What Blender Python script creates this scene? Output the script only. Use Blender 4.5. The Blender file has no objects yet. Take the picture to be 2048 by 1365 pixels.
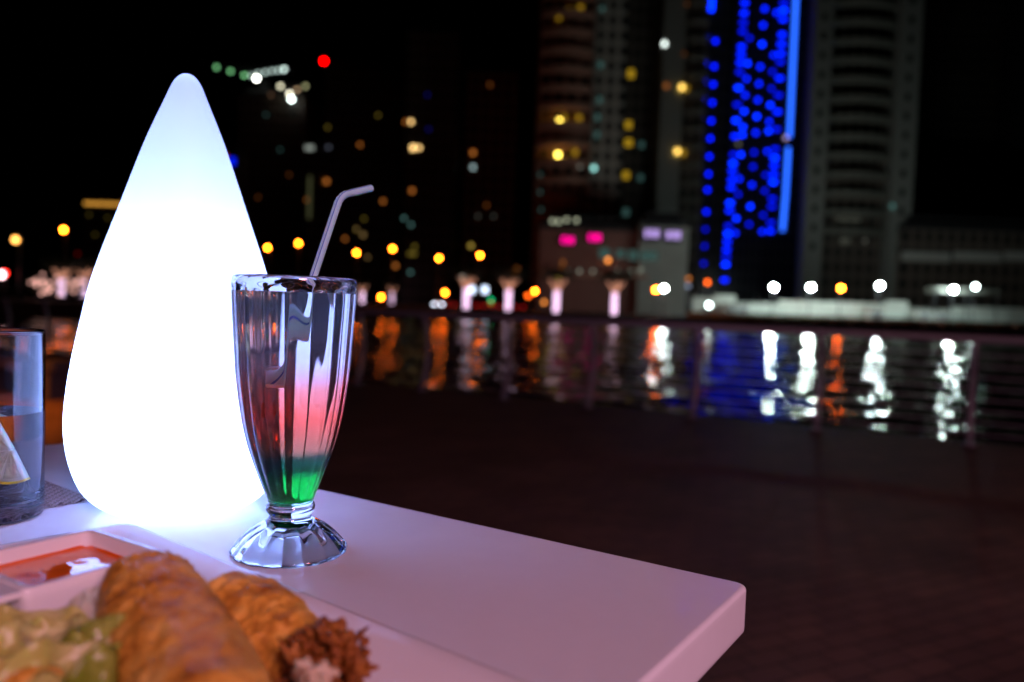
import bpy, bmesh, math, random
from mathutils import Vector, Matrix, noise
random.seed(7)
S = bpy.context.scene
C = S.collection
R = math.radians

# ------------------------------------------------------------------ camera
F = 1593.0                                   # 28 mm lens on a 36 mm wide frame, for a 2048 px wide picture
CAM = Vector((0, 0, 0.98))
PITCH, ROLL = R(2.68), R(2.0)
fw = Vector((0, math.cos(PITCH), -math.sin(PITCH)))
r0 = Vector((1, 0, 0)); u0 = r0.cross(fw)
rt = math.cos(ROLL)*r0 + math.sin(ROLL)*u0
up = -math.sin(ROLL)*r0 + math.cos(ROLL)*u0
cd = bpy.data.cameras.new('camera'); cam = bpy.data.objects.new('camera', cd); C.objects.link(cam)
cam.matrix_world = Matrix(((rt.x, up.x, -fw.x, CAM.x), (rt.y, up.y, -fw.y, CAM.y), (rt.z, up.z, -fw.z, CAM.z), (0, 0, 0, 1)))
cd.sensor_width = 36; cd.lens = 28; cd.clip_start = 0.02; cd.clip_end = 3000
cd.dof.use_dof = True; cd.dof.focus_distance = 0.555; cd.dof.aperture_fstop = 4.2
S.camera = cam

def ray(px, py): return fw + (px-1024)/F*rt - (py-682.5)/F*up
def P(px, py, Y):
    d = ray(px, py); return CAM + d*(Y/d.y)
def G(px, py, z):
    d = ray(px, py); return CAM + d*((z-CAM.z)/d.z)

# ------------------------------------------------------------------ world, render
w = bpy.data.worlds.new('World'); S.world = w; w.use_nodes = True
nt = w.node_tree; sky = nt.nodes.new('ShaderNodeTexSky'); sky.sky_type = 'NISHITA'; sky.sun_disc = False
sky.sun_elevation = R(-9); sky.sun_rotation = R(200)
nt.links.new(sky.outputs[0], nt.nodes['Background'].inputs[0]); nt.nodes['Background'].inputs[1].default_value = 0.05
S.view_settings.view_transform = 'Standard'; S.view_settings.look = 'None'
S.view_settings.exposure = 0; S.view_settings.gamma = 1
S.render.engine = 'CYCLES'
cy = S.cycles
cy.use_denoising = True; cy.denoiser = 'OPENIMAGEDENOISE'; cy.denoising_input_passes = 'RGB_ALBEDO_NORMAL'
cy.use_adaptive_sampling = False
cy.max_bounces = 20; cy.transmission_bounces = 18; cy.glossy_bounces = 8; cy.diffuse_bounces = 3; cy.transparent_max_bounces = 12
cy.caustics_refractive = True; cy.caustics_reflective = False
cy.sample_clamp_indirect = 12; cy.blur_glossy = 0.3
cy.use_light_tree = True

# terrace lights of the restaurant, out of view, plus an added deck fill
def lamp(name, loc, col, power, size, kind='POINT', aim=None):
    l = bpy.data.lights.new(name, kind); l.color = col; l.energy = power
    if kind == 'AREA': l.shape = 'DISK'; l.size = size
    else: l.shadow_soft_size = size
    o = bpy.data.objects.new(name, l); o.location = loc; C.objects.link(o)
    if aim is not None: o.rotation_euler = (Vector(aim)-Vector(loc)).to_track_quat('-Z', 'Y').to_euler()
    return o
lamp('terrace_ceiling_light', (1.6, -2.6, 2.5), (1.0, 0.48, 0.66), 122, 0.9, 'AREA', (0.2, 0.6, 0.7))
lamp('deck_fill_light', (5.2, 0.6, 3.0), (1.0, 0.44, 0.38), 130, 0.25, 'SPOT', (3.2, 4.2, 0)); bpy.data.lights['deck_fill_light'].spot_size = R(125); bpy.data.lights['deck_fill_light'].spot_blend = 1  # unseen spot added at right to even out the light on deck and rail
lamp('terrace_wall_light', (-4.6, 5.7, 1.7), (1.0, 0.22, 0.02), 420, 0.12, 'SPOT', (-4.3, 5.7, 0)); bpy.data.lights['terrace_wall_light'].spot_size = R(105); bpy.data.lights['terrace_wall_light'].spot_blend = .8

# ------------------------------------------------------------------ materials
def newmat(name):
    m = bpy.data.materials.new(name); m.use_nodes = True
    return m, m.node_tree, m.node_tree.nodes['Principled BSDF']
def mat(name, col, rough=0.6, metal=0, spec=0.5, var=0.0, scale=5.0, bump=0.0, coat=0, sss=0, bscale=None, trans=0, ior=1.5):
    m, nt, b = newmat(name)
    b.inputs['Base Color'].default_value = (*col, 1); b.inputs['Roughness'].default_value = rough
    b.inputs['Metallic'].default_value = metal; b.inputs['Specular IOR Level'].default_value = spec
    b.inputs['Coat Weight'].default_value = coat; b.inputs['Transmission Weight'].default_value = trans; b.inputs['IOR'].default_value = ior
    if sss: b.inputs['Subsurface Weight'].default_value = sss; b.inputs['Subsurface Scale'].default_value = 0.01
    if var or bump:
        tc = nt.nodes.new('ShaderNodeTexCoord')
        n = nt.nodes.new('ShaderNodeTexNoise'); n.inputs['Scale'].default_value = scale; n.inputs['Detail'].default_value = 6
        nt.links.new(tc.outputs['Object'], n.inputs['Vector'])
        if var:
            mx = nt.nodes.new('ShaderNodeMix'); mx.data_type = 'RGBA'
            mx.inputs[6].default_value = (*[c*(1-var) for c in col], 1); mx.inputs[7].default_value = (*[min(1, c*(1+var)) for c in col], 1)
            nt.links.new(n.outputs['Fac'], mx.inputs[0]); nt.links.new(mx.outputs[2], b.inputs['Base Color'])
        if bump:
            n2 = n
            if bscale: n2 = nt.nodes.new('ShaderNodeTexNoise'); n2.inputs['Scale'].default_value = bscale; n2.inputs['Detail'].default_value = 5; nt.links.new(tc.outputs['Object'], n2.inputs['Vector'])
            bp = nt.nodes.new('ShaderNodeBump'); bp.inputs['Strength'].default_value = 1; bp.inputs['Distance'].default_value = bump
            nt.links.new(n2.outputs['Fac'], bp.inputs['Height']); nt.links.new(bp.outputs[0], b.inputs['Normal'])
    return m
EM = {}
def emit(col, s):
    k = (col, s)
    if k in EM: return EM[k]
    m = bpy.data.materials.new('lit_%d' % len(EM)); m.use_nodes = True; nt = m.node_tree; nt.nodes.clear()
    o = nt.nodes.new('ShaderNodeOutputMaterial'); e = nt.nodes.new('ShaderNodeEmission')
    e.inputs[0].default_value = (*col, 1); e.inputs[1].default_value = s
    nt.links.new(e.outputs[0], o.inputs[0]); EM[k] = m
    return m
def quiet(m):                                 # too faint to light anything round it
    m.cycles.emission_sampling = 'NONE'; return m

# ------------------------------------------------------------------ object helpers
def tag(o, label=None, cat=None, group=None, kind=None):
    if label: o['label'] = label
    if cat: o['category'] = cat
    if group: o['group'] = group
    if kind: o['kind'] = kind
    return o
def obj(name, bm, m, parent=None, smooth=False, origin=None):
    me = bpy.data.meshes.new(name)
    if origin is not None: bmesh.ops.translate(bm, vec=-Vector(origin), verts=bm.verts)
    bm.to_mesh(me); bm.free()
    for mm in (m if isinstance(m, (list, tuple)) else [m]): me.materials.append(mm)
    if smooth: me.polygons.foreach_set('use_smooth', [True]*len(me.polygons))
    o = bpy.data.objects.new(name, me); C.objects.link(o)
    if parent is not None: o.parent = parent
    elif origin is not None: o.location = origin
    return o
def empty(name, loc, label, cat, group=None):
    o = bpy.data.objects.new(name, None); C.objects.link(o); o.location = loc; o.empty_display_size = 0.1
    return tag(o, label, cat, group)
def part(name, bm, m, root, smooth=False):    # bm in world coordinates
    bmesh.ops.translate(bm, vec=-Vector(root.location), verts=bm.verts)
    return obj(name, bm, m, root, smooth)
def copy_tree(o, parent=None):
    c = o.copy(); C.objects.link(c); c.parent = parent
    for ch in list(o.children): copy_tree(ch, c)
    return c
def B(): return bmesh.new()
def box(bm, x0, x1, y0, y1, z0, z1, rot=None, at=None):
    g = bmesh.ops.create_cube(bm, size=1)['verts']
    for v in g: v.co = Vector((x0+(v.co.x+.5)*(x1-x0), y0+(v.co.y+.5)*(y1-y0), z0+(v.co.z+.5)*(z1-z0)))
    if rot is not None: bmesh.ops.rotate(bm, verts=g, cent=(0, 0, 0), matrix=Matrix.Rotation(rot, 3, 'Z'))
    if at is not None: bmesh.ops.translate(bm, verts=g, vec=at)
    return g
def obox(bm, a, b, w, h):                     # bar from a to b
    a = Vector(a); b = Vector(b); d = (b-a); L = d.length; d.normalize()
    s = d.cross(Vector((0, 0, 1)))
    if s.length < 1e-4: s = Vector((1, 0, 0))
    s.normalize(); t = s.cross(d)
    vs = [bm.verts.new(p + s*w/2*i + t*h/2*j) for p in (a, b) for i, j in ((-1, -1), (1, -1), (1, 1), (-1, 1))]
    for f in ((0, 1, 2, 3), (7, 6, 5, 4), (0, 4, 5, 1), (1, 5, 6, 2), (2, 6, 7, 3), (3, 7, 4, 0)): bm.faces.new([vs[i] for i in f])
def ball(bm, c, r, sub=2, sc=(1, 1, 1)):
    g = bmesh.ops.create_icosphere(bm, subdivisions=sub, radius=r)['verts']
    for v in g: v.co = Vector((v.co.x*sc[0]+c[0], v.co.y*sc[1]+c[1], v.co.z*sc[2]+c[2]))
    return g
def tube(bm, pts, rad, n=8, cap=True, mats=None):
    pts = [Vector(p) for p in pts]; rings = []; prev = None
    for i, p in enumerate(pts):
        d = (pts[min(i+1, len(pts)-1)] - pts[max(i-1, 0)]).normalized()
        if prev is None:
            s = d.cross(Vector((0, 0, 1)))
            if s.length < 1e-3: s = Vector((1, 0, 0))
        else: s = prev - d*prev.dot(d)
        s.normalize(); prev = s; t = d.cross(s)
        r = rad[i] if isinstance(rad, (list, tuple)) else rad
        rings.append([bm.verts.new(p + (s*math.cos(2*math.pi*k/n) + t*math.sin(2*math.pi*k/n))*r) for k in range(n)])
    for i in range(len(rings)-1):
        for k in range(n):
            f = bm.faces.new((rings[i][k], rings[i][(k+1) % n], rings[i+1][(k+1) % n], rings[i+1][k]))
            if mats: f.material_index = mats(k)
    if cap: bm.faces.new(rings[0][::-1]); bm.faces.new(rings[-1])
    return rings
def lathe(bm, prof, n=96, c=(0, 0, 0), mod=None, close=False):
    rings = []
    for (r, z) in prof:
        if r < 1e-6: rings.append([bm.verts.new((c[0], c[1], c[2]+z))]); continue
        ring = []
        for k in range(n):
            a = 2*math.pi*k/n; rr = r*(mod(a, r, z) if mod else 1)
            ring.append(bm.verts.new((c[0]+rr*math.cos(a), c[1]+rr*math.sin(a), c[2]+z)))
        rings.append(ring)
    for i in range(len(rings)-1):
        a, b = rings[i], rings[i+1]
        for k in range(n):
            k2 = (k+1) % n
            if len(a) == 1 and len(b) == 1: continue
            if len(a) == 1: bm.faces.new((a[0], b[k2], b[k]))
            elif len(b) == 1: bm.faces.new((a[k], a[k2], b[0]))
            else: bm.faces.new((a[k], a[k2], b[k2], b[k]))
    return rings
def spline(pts, per=6):                       # Catmull-Rom through (r, z) pairs
    out = []
    for i in range(len(pts)-1):
        p0 = pts[max(i-1, 0)]; p1 = pts[i]; p2 = pts[i+1]; p3 = pts[min(i+2, len(pts)-1)]
        for k in range(per):
            t = k/per
            out.append(tuple(0.5*((2*p1[j]) + (-p0[j]+p2[j])*t + (2*p0[j]-5*p1[j]+4*p2[j]-p3[j])*t*t + (-p0[j]+3*p1[j]-3*p2[j]+p3[j])*t**3) for j in (0, 1)))
    out.append(pts[-1]); return out
def prism(bm, poly, z0, z1):
    a = [bm.verts.new((p[0], p[1], z0)) for p in poly]; b = [bm.verts.new((p[0], p[1], z1)) for p in poly]
    n = len(poly); bm.faces.new(a[::-1]); bm.faces.new(b)
    for i in range(n): bm.faces.new((a[i], a[(i+1) % n], b[(i+1) % n], b[i]))

# ------------------------------------------------------------------ the setting
WATER_Z = -1.5; WAVE_SLOPE = .105; FAR = 120.0; FG = -0.3
# the rail runs along this line over the deck edge
RA = G(845, 782, 0); RB = G(1950, 892, 0)
rd = (RB-RA); rd.z = 0; rl = rd.length; rd.normalize(); rn = Vector((-rd.y, rd.x, 0))   # rn points to the water
def along(s, off=0, z=0): return RA + rd*s + rn*off + Vector((0, 0, z))

# deck of worn dark paving
m, n_, b = newmat('deck_paving')
tc = n_.nodes.new('ShaderNodeTexCoord'); mp = n_.nodes.new('ShaderNodeMapping'); mp.inputs['Rotation'].default_value = (0, 0, math.atan2(rd.y, rd.x))
br = n_.nodes.new('ShaderNodeTexBrick'); br.inputs['Scale'].default_value = 3.2; br.inputs['Color1'].default_value = (.14, .085, .068, 1); br.inputs['Color2'].default_value = (.095, .062, .055, 1)
br.inputs['Mortar'].default_value = (.04, .028, .026, 1); br.inputs['Mortar Size'].default_value = 0.012
ns = n_.nodes.new('ShaderNodeTexNoise'); ns.inputs['Scale'].default_value = 1.7; ns.inputs['Detail'].default_value = 8
mx = n_.nodes.new('ShaderNodeMix'); mx.data_type = 'RGBA'; mx.blend_type = 'MULTIPLY'; mx.inputs[0].default_value = 0.8
cr = n_.nodes.new('ShaderNodeValToRGB'); cr.color_ramp.elements[0].position = .3; cr.color_ramp.elements[0].color = (.5, .5, .5, 1); cr.color_ramp.elements[1].position = .7
n_.links.new(tc.outputs['Object'], mp.inputs[0]); n_.links.new(mp.outputs[0], br.inputs['Vector']); n_.links.new(tc.outputs['Object'], ns.inputs['Vector'])
n_.links.new(ns.outputs['Fac'], cr.inputs[0]); n_.links.new(br.outputs[0], mx.inputs[6]); n_.links.new(cr.outputs[0], mx.inputs[7]); n_.links.new(mx.outputs[2], b.inputs['Base Color'])
bp = n_.nodes.new('ShaderNodeBump'); bp.inputs['Distance'].default_value = .004; bp.inputs['Strength'].default_value = .6
n_.links.new(br.outputs['Fac'], bp.inputs['Height']); bp.invert = True; n_.links.new(bp.outputs[0], b.inputs['Normal'])
b.inputs['Roughness'].default_value = .62; b.inputs['Specular IOR Level'].default_value = .14
DECK = m
bm = B()
a0, a1 = along(-30, .28), along(40, .28); b0, b1 = along(-30, -40), along(40, -40)
prism(bm, [b0, b1, a1, a0], -2.6, 0)
tag(obj('deck', bm, DECK), kind='structure')

# canal water
m, n_, b = newmat('canal_water')
b.inputs['Base Color'].default_value = (.004, .006, .007, 1); b.inputs['Roughness'].default_value = .012; b.inputs['IOR'].default_value = 1.33
tc = n_.nodes.new('ShaderNodeTexCoord')
mpa = n_.nodes.new('ShaderNodeMapping'); mpa.inputs['Scale'].default_value = (.75, 1.15, 1)
n1 = n_.nodes.new('ShaderNodeTexNoise'); n1.inputs['Scale'].default_value = 3.5; n1.inputs['Detail'].default_value = 2; n1.inputs['Roughness'].default_value = .45
n2 = n_.nodes.new('ShaderNodeTexNoise'); n2.inputs['Scale'].default_value = 1.2; n2.inputs['Detail'].default_value = 2
ad = n_.nodes.new('ShaderNodeMath'); ad.operation = 'MULTIPLY_ADD'; ad.inputs[1].default_value = 2.2
bp = n_.nodes.new('ShaderNodeBump'); bp.inputs['Strength'].default_value = 1; bp.inputs['Distance'].default_value = .012
n_.links.new(tc.outputs['Object'], mpa.inputs[0]); n_.links.new(mpa.outputs[0], n1.inputs['Vector']); n_.links.new(mpa.outputs[0], n2.inputs['Vector'])
n_.links.new(n2.outputs['Fac'], ad.inputs[0]); n_.links.new(n1.outputs['Fac'], ad.inputs[2]); n_.links.new(ad.outputs[0], bp.inputs['Height']); n_.links.new(bp.outputs[0], b.inputs['Normal'])
import numpy as np
rng = np.random.default_rng(4)
NR, NCOL = 820, 620
yy = 5.0*(FAR/5.0)**(np.arange(NR)/(NR-1)); tt = np.linspace(-1.05, 1.05, NCOL)
Yg = np.repeat(yy[:, None], NCOL, 1); Xg = tt[None, :]*(Yg+6)
Hg = np.zeros_like(Xg); NW = 70
for i in range(NW):
    lam = .45*(9.0)**(i/(NW-1)); a = math.radians(70)+rng.normal(0, .75); kx, ky = 2*math.pi/lam*math.cos(a), 2*math.pi/lam*math.sin(a)
    Hg += (WAVE_SLOPE*math.sqrt(2/NW))*lam/(2*math.pi)*np.sin(kx*Xg+ky*Yg+rng.uniform(0, 6.28))
co = np.stack([Xg, Yg, WATER_Z+Hg], -1).reshape(-1, 3).astype(np.float32)
idx = np.arange(NR*NCOL).reshape(NR, NCOL); q = np.stack([idx[:-1, :-1], idx[:-1, 1:], idx[1:, 1:], idx[1:, :-1]], -1).reshape(-1, 4).astype(np.int32)
me = bpy.data.meshes.new('water'); me.vertices.add(len(co)); me.vertices.foreach_set('co', co.ravel())
me.loops.add(q.size); me.loops.foreach_set('vertex_index', q.ravel()); me.polygons.add(len(q))
me.polygons.foreach_set('loop_start', np.arange(0, q.size, 4, dtype=np.int32)); me.polygons.foreach_set('loop_total', np.full(len(q), 4, dtype=np.int32)); me.polygons.foreach_set('use_smooth', np.ones(len(q), dtype=bool))
me.update(); me.validate(); me.materials.append(m)
wo = bpy.data.objects.new('water', me); C.objects.link(wo); tag(wo, kind='structure')
bm = B(); prism(bm, [(-400, -60), (400, -60), (400, FAR+1), (-400, FAR+1)], WATER_Z-1, WATER_Z-.35)
tag(obj('water_body', bm, m), kind='structure')

# far bank
QUAY = mat('quay_concrete', (.16, .12, .10), .8, var=.3, scale=.4)
GROUND = mat('far_ground_paving', (.10, .085, .075), .8, var=.3, scale=.15)
ROADM = mat('asphalt', (.05, .05, .05), .7, var=.2, scale=.5)
bm = B(); box(bm, -700, 700, FAR, 1500, -3, FG); tag(obj('far_ground', bm, GROUND), kind='structure')
bm = B(); box(bm, -500, 500, FAR-.5, FAR, -3, FG+.12); box(bm, -500, 500, FAR-.1, FAR+.5, FG+.004, FG+.124)
tag(obj('quay', bm, QUAY), kind='structure')
bm = B(); box(bm, -500, 500, 138, 152, FG, FG+.004); tag(obj('road', bm, ROADM), kind='structure')

# ------------------------------------------------------------------ railing at the water's edge
RAILM = mat('rail_painted_steel', (.19, .18, .23), .4, metal=.2, var=.15, scale=8)
post_px = [(715, 768), (845, 782), (1010, 798), (1180, 815), (1390, 836), (1640, 862), (1950, 892)]
def s_of(px):
    d = ray(px, 700); # intersect vertical plane of the rail
    den = d.x*rn.x + d.y*rn.y; t = ((RA-CAM).x*rn.x + (RA-CAM).y*rn.y)/den
    p = CAM + d*t; return (p-RA).dot(rd)
ss = [s_of(p[0]) for p in post_px]
left = [ss[0]-1.0*k for k in range(9, 0, -1)]; right = [ss[-1]+1.15*k for k in range(1, 4)]
ss = left + ss + right
top_z = 0.83
rail = empty('railing', along(ss[0]), 'dark steel railing with curved posts along the water edge of the deck', 'railing')
bm = B(); tube(bm, [along(ss[0]-.2, .02, top_z), along(ss[-1]+.2, .02, top_z)], .034, 12); part('top_rail', bm, RAILM, rail, True)
bend = [(0, 0), (.045, .12), (.085, .27), (.10, .42), (.085, .58), (.05, .72), (.02, top_z)]
def bend_at(z):
    for (o1, z1), (o2, z2) in zip(bend, bend[1:]):
        if z1 <= z <= z2: return o1+(o2-o1)*(z-z1)/(z2-z1)
    return 0
for k in range(8):
    z = .09+.088*k
    bm = B(); tube(bm, [along(ss[0]-.2, bend_at(z)-.03, z), along(ss[-1]+.2, bend_at(z)-.03, z)], .0065, 6); part('horizontal_bar', bm, RAILM, rail, True)
pm = None
for i, s in enumerate(ss):
    if pm is None:
        bm = B(); tube(bm, [along(s, o, z) for o, z in bend], [.03, .028, .026, .026, .026, .026, .028], 10)
        for sgn in (-1, 1): pass
        prism(bm, [along(s-.05, -.05), along(s+.05, -.05), along(s+.05, .05), along(s-.05, .05)], 0, .012)
        pm = part('post', bm, RAILM, rail, True); first = s
    else:
        c = pm.copy(); C.objects.link(c); c.parent = rail; c.location = rd*(s-first)

# low dark bench in front of the rail at the far left
bl = G(100, 793, 0)
BENCH = mat('bench_dark', (.045, .045, .07), .6, var=.2, scale=6)
bn = empty('bench', (bl.x, bl.y, 0), 'low dark bench standing on orange lit paving left of the glowing lamp', 'bench')
bm = B(); box(bm, -.75, .35, -.2, .2, .24, .34, rot=math.atan2(rd.y, rd.x)); bmesh.ops.bevel(bm, geom=bm.edges[:], offset=.02, segments=2, affect='EDGES'); obj('seat', bm, BENCH, bn)
for sx in (-.6, .22):
    bm = B(); box(bm, sx-.05, sx+.05, -.17, .17, 0, .238, rot=math.atan2(rd.y, rd.x)); obj('leg', bm, BENCH, bn)

# ------------------------------------------------------------------ table
TZ = 0.80; TT = 0.032
c1 = G(1500, 1168, TZ); c2 = G(188, 878, TZ)
e = (c2-c1); e.z = 0; L1 = e.length; e.normalize(); nrm = Vector((-e.y, e.x, 0))
if nrm.y > 0: nrm = -nrm                       # towards the viewer
TABLE = mat('white_tabletop', (.78, .78, .80), .17, var=.025, scale=60, spec=.45)
tn = TABLE.node_tree; tc_ = tn.nodes.new('ShaderNodeTexCoord'); tx = tn.nodes.new('ShaderNodeTexNoise'); tx.inputs['Scale'].default_value = 9; tx.inputs['Detail'].default_value = 7; tx.inputs['Distortion'].default_value = 1.2
tm_ = tn.nodes.new('ShaderNodeMapRange'); tm_.inputs[1].default_value = .3; tm_.inputs[2].default_value = .7; tm_.inputs[3].default_value = .10; tm_.inputs[4].default_value = .26
tn.links.new(tc_.outputs['Object'], tx.inputs['Vector']); tn.links.new(tx.outputs['Fac'], tm_.inputs[0]); tn.links.new(tm_.outputs[0], tn.nodes['Principled BSDF'].inputs['Roughness'])
tb = empty('table', (c1+e*L1/2+nrm*.4)*1, 'white stone topped table with rounded edge in the foreground', 'table')
tb.location.z = 0
poly = [c1, c2, c2+nrm*.80, c1+nrm*.80]
bm = B()
def rpoly(poly, r, n=6):
    out = []
    N = len(poly)
    for i in range(N):
        p = poly[i]; a = (poly[i-1]-p).normalized(); b_ = (poly[(i+1) % N]-p).normalized()
        ang = a.angle(b_); t = r/math.tan(ang/2)
        s, e_ = p+a*t, p+b_*t
        for k in range(n+1):
            u = k/n; out.append(s*(1-u)**2 + p*2*u*(1-u) + e_*u*u)
    return out
def tring(i_, z): return [bm.verts.new((p.x, p.y, z)) for p in rpoly([Vector((q.x, q.y, 0)) for q in (c1+e*i_+nrm*i_, c2-e*i_+nrm*i_, c2-e*i_+nrm*(.8-i_), c1+e*i_+nrm*(.8-i_))], .010-i_*.9, 8)]
rr3 = .0032; lv = [(.01, TZ-TT)] + [(rr3*(1-math.sin(a)), TZ-TT+rr3*(1-math.cos(a))) for a in (0, .4, .8, 1.2, 1.5708)] + [(rr3*(1-math.cos(a)), TZ-rr3*(1-math.sin(a))) for a in (0, .3, .6, .9, 1.2, 1.5708)] + [(.0065, TZ)]
lv = [l for k, l in enumerate(lv)]
lv.insert(6, (0, TZ-TT+rr3+.003)); lv.insert(7, (0, TZ-rr3-.003))
rs = [tring(*l) for l in lv]
for a, b_ in zip(rs, rs[1:]):
    for k in range(len(a)): bm.faces.new((a[k], a[(k+1) % len(a)], b_[(k+1) % len(a)], b_[k]))
bm.faces.new(rs[0]); bm.faces.new(rs[-1]); bmesh.ops.recalc_face_normals(bm, faces=bm.faces)
t_ = part('tabletop', bm, TABLE, tb, True)
for p in t_.data.polygons:
    if abs(p.normal.z) > .9999: p.use_smooth = False
STEEL = mat('brushed_steel', (.4, .4, .42), .35, metal=1)
cc = c1+e*L1/2+nrm*.4
bm = B(); lathe(bm, [(0, .02), (.28, .02), (.28, .002), (0, .002)][::-1], 48, (cc.x, cc.y, 0)); part('base', bm, STEEL, tb)
bm = B(); tube(bm, [(cc.x, cc.y, .02), (cc.x, cc.y, TZ-TT)], .04, 24); part('pedestal', bm, STEEL, tb, True)

# ------------------------------------------------------------------ glowing drop lamp
lp = P(361, 1000, .665); lp.z = TZ
prof = [(0, .0006), (.05, .0006), (.060, .003), (.072, .010), (.0825, .0225), (.090, .042), (.0937, .064), (.0937, .086), (.0893, .1166), (.0805, .1539), (.0690, .197), (.0487, .2575), (.0346, .299), (.0262, .3210), (.0183, .3400), (.0140, .3505), (.0108, .3575), (.0070, .3625), (.0035, .3648), (0, .3655)]
m = bpy.data.materials.new('opal_lamp_shell'); m.use_nodes = True; n_ = m.node_tree; n_.nodes.clear()
out = n_.nodes.new('ShaderNodeOutputMaterial'); tr = n_.nodes.new('ShaderNodeBsdfTranslucent'); tr.inputs[0].default_value = (.42, .56, 1.0, 1)
df = n_.nodes.new('ShaderNodeBsdfDiffuse'); df.inputs[0].default_value = (.75, .75, .8, 1)
em = n_.nodes.new('ShaderNodeEmission'); em.inputs[0].default_value = (.52, .53, 1.0, 1); em.inputs[1].default_value = .42
gl = n_.nodes.new('ShaderNodeBsdfGlossy'); gl.inputs['Roughness'].default_value = .4
m1 = n_.nodes.new('ShaderNodeMixShader'); m1.inputs[0].default_value = .08
a1_ = n_.nodes.new('ShaderNodeAddShader'); m2 = n_.nodes.new('ShaderNodeMixShader'); m2.inputs[0].default_value = .03
n_.links.new(tr.outputs[0], m1.inputs[1]); n_.links.new(df.outputs[0], m1.inputs[2])
n_.links.new(m1.outputs[0], m2.inputs[1]); n_.links.new(gl.outputs[0], m2.inputs[2])
n_.links.new(m2.outputs[0], a1_.inputs[0]); n_.links.new(em.outputs[0], a1_.inputs[1]); n_.links.new(a1_.outputs[0], out.inputs[0])
OPAL = m
dl = empty('drop_lamp', lp, 'glowing white teardrop shaped lamp standing on the table behind the cocktail glass', 'lamp')
prof = [(r_*(.925+.05*min(1, max(0, (z_-.10)/.1))), z_*.984) for r_, z_ in prof]
bm = B(); lathe(bm, spline(prof, 5), 128); obj('shade', bm, OPAL, dl, True)
li = lamp('led_light', (0, 0, .092), (.68, .82, 1.0), 3.9, .025); li.parent = dl

# ------------------------------------------------------------------ cocktail glass
gp = P(579, 1108, .556); gp.z = TZ
GY = gp.y
NF = 16
def flute(a, r, z):
    if z > .184: k = max(0, 1-(z-.184)/.004)
    elif z > .040: k = 1
    elif z > .024: k = 0
    else: k = min(1, (.024-z)/.006)*.8
    return 1 - .034*k*(1-abs(math.cos(NF/2*(a+.05))))
liq_z = .1828
outer = [(.0405, .1932), (.0418, .1925), (.0424, .190), (.0425, .186), (.0423, .178), (.0415, .165), (.0402, .145), (.0387, .1249), (.0364, .107), (.0335, .090), (.0290, .0726), (.0228, .0551), (.0170, .0400), (.0158, .0365), (.0150, .0355)]
ring = [(.0163, .0345), (.0170, .0318), (.0163, .0290), (.0146, .0270), (.0143, .0255)]
foot = [(.0152, .0235), (.0206, .0205), (.0290, .0150), (.0350, .0090), (.0388, .0045), (.0402, .0022), (.0398, .0006), (.0385, 0.0)]
under = [(.0362, 0.0), (.0340, .0022), (.0290, .0085), (.0210, .0145), (.0130, .0180), (.006, .0192), (0, .0194)]
inner_up = [(.0392, .1932), (.0390, .190), (.0391, .186), (.0389, liq_z)]
inner_dn = [(.0389, liq_z), (.0383, .170), (.0372, .145), (.0356, .1249), (.0334, .107), (.0304, .090), (.0259, .0726), (.0196, .0551), (.0150, .0435), (.0125, .0385), (.0090, .0370), (0, .0368)]
m = bpy.data.materials.new('clear_glass'); m.use_nodes = True; n_ = m.node_tree; n_.nodes.clear()
out = n_.nodes.new('ShaderNodeOutputMaterial'); g_ = n_.nodes.new('ShaderNodeBsdfGlass'); g_.inputs['IOR'].default_value = 1.5; g_.inputs['Color'].default_value = (.985, .99, .995, 1); g_.inputs['Roughness'].default_value = 0
n_.links.new(g_.outputs[0], out.inputs[0]); GLASS = m
gg = empty('cocktail_glass', gp, 'tall fluted clear soda glass on a ribbed round foot beside the glowing lamp', 'glass')
# one body: cavity wall above the drink, lip, outside, ring, foot, hollow underside
bm = B()
path = spline(inner_up[::-1], 3)[:-1] + [(.0392, .1932), (.0398, .1936)] + spline(outer, 4) + spline(ring, 4)[1:] + spline(foot, 4)[1:] + spline(under, 4)
def glassmod(a, r, z, path_inner=set()):
    return 1
rings = []
n = 240
pi_ = len(spline(inner_up[::-1], 3))
np_ = len(path); nu = len(spline(under, 4))
for i, (r, z) in enumerate(path):
    if r < 1e-6: rings.append([bm.verts.new((0, 0, z))]); continue
    fl = pi_ < i < np_-nu
    rings.append([bm.verts.new(((r*(flute(2*math.pi*k/n, r, z) if fl else 1))*math.cos(2*math.pi*k/n), (r*(flute(2*math.pi*k/n, r, z) if fl else 1))*math.sin(2*math.pi*k/n), z)) for k in range(n)])
for i in range(len(rings)-1):
    a, b = rings[i], rings[i+1]
    for k in range(n):
        k2 = (k+1) % n
        if len(b) == 1: bm.faces.new((a[k2], a[k], b[0]))
        else: bm.faces.new((a[k2], a[k], b[k], b[k2]))
obj('glass_body', bm, GLASS, gg, True)

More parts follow.
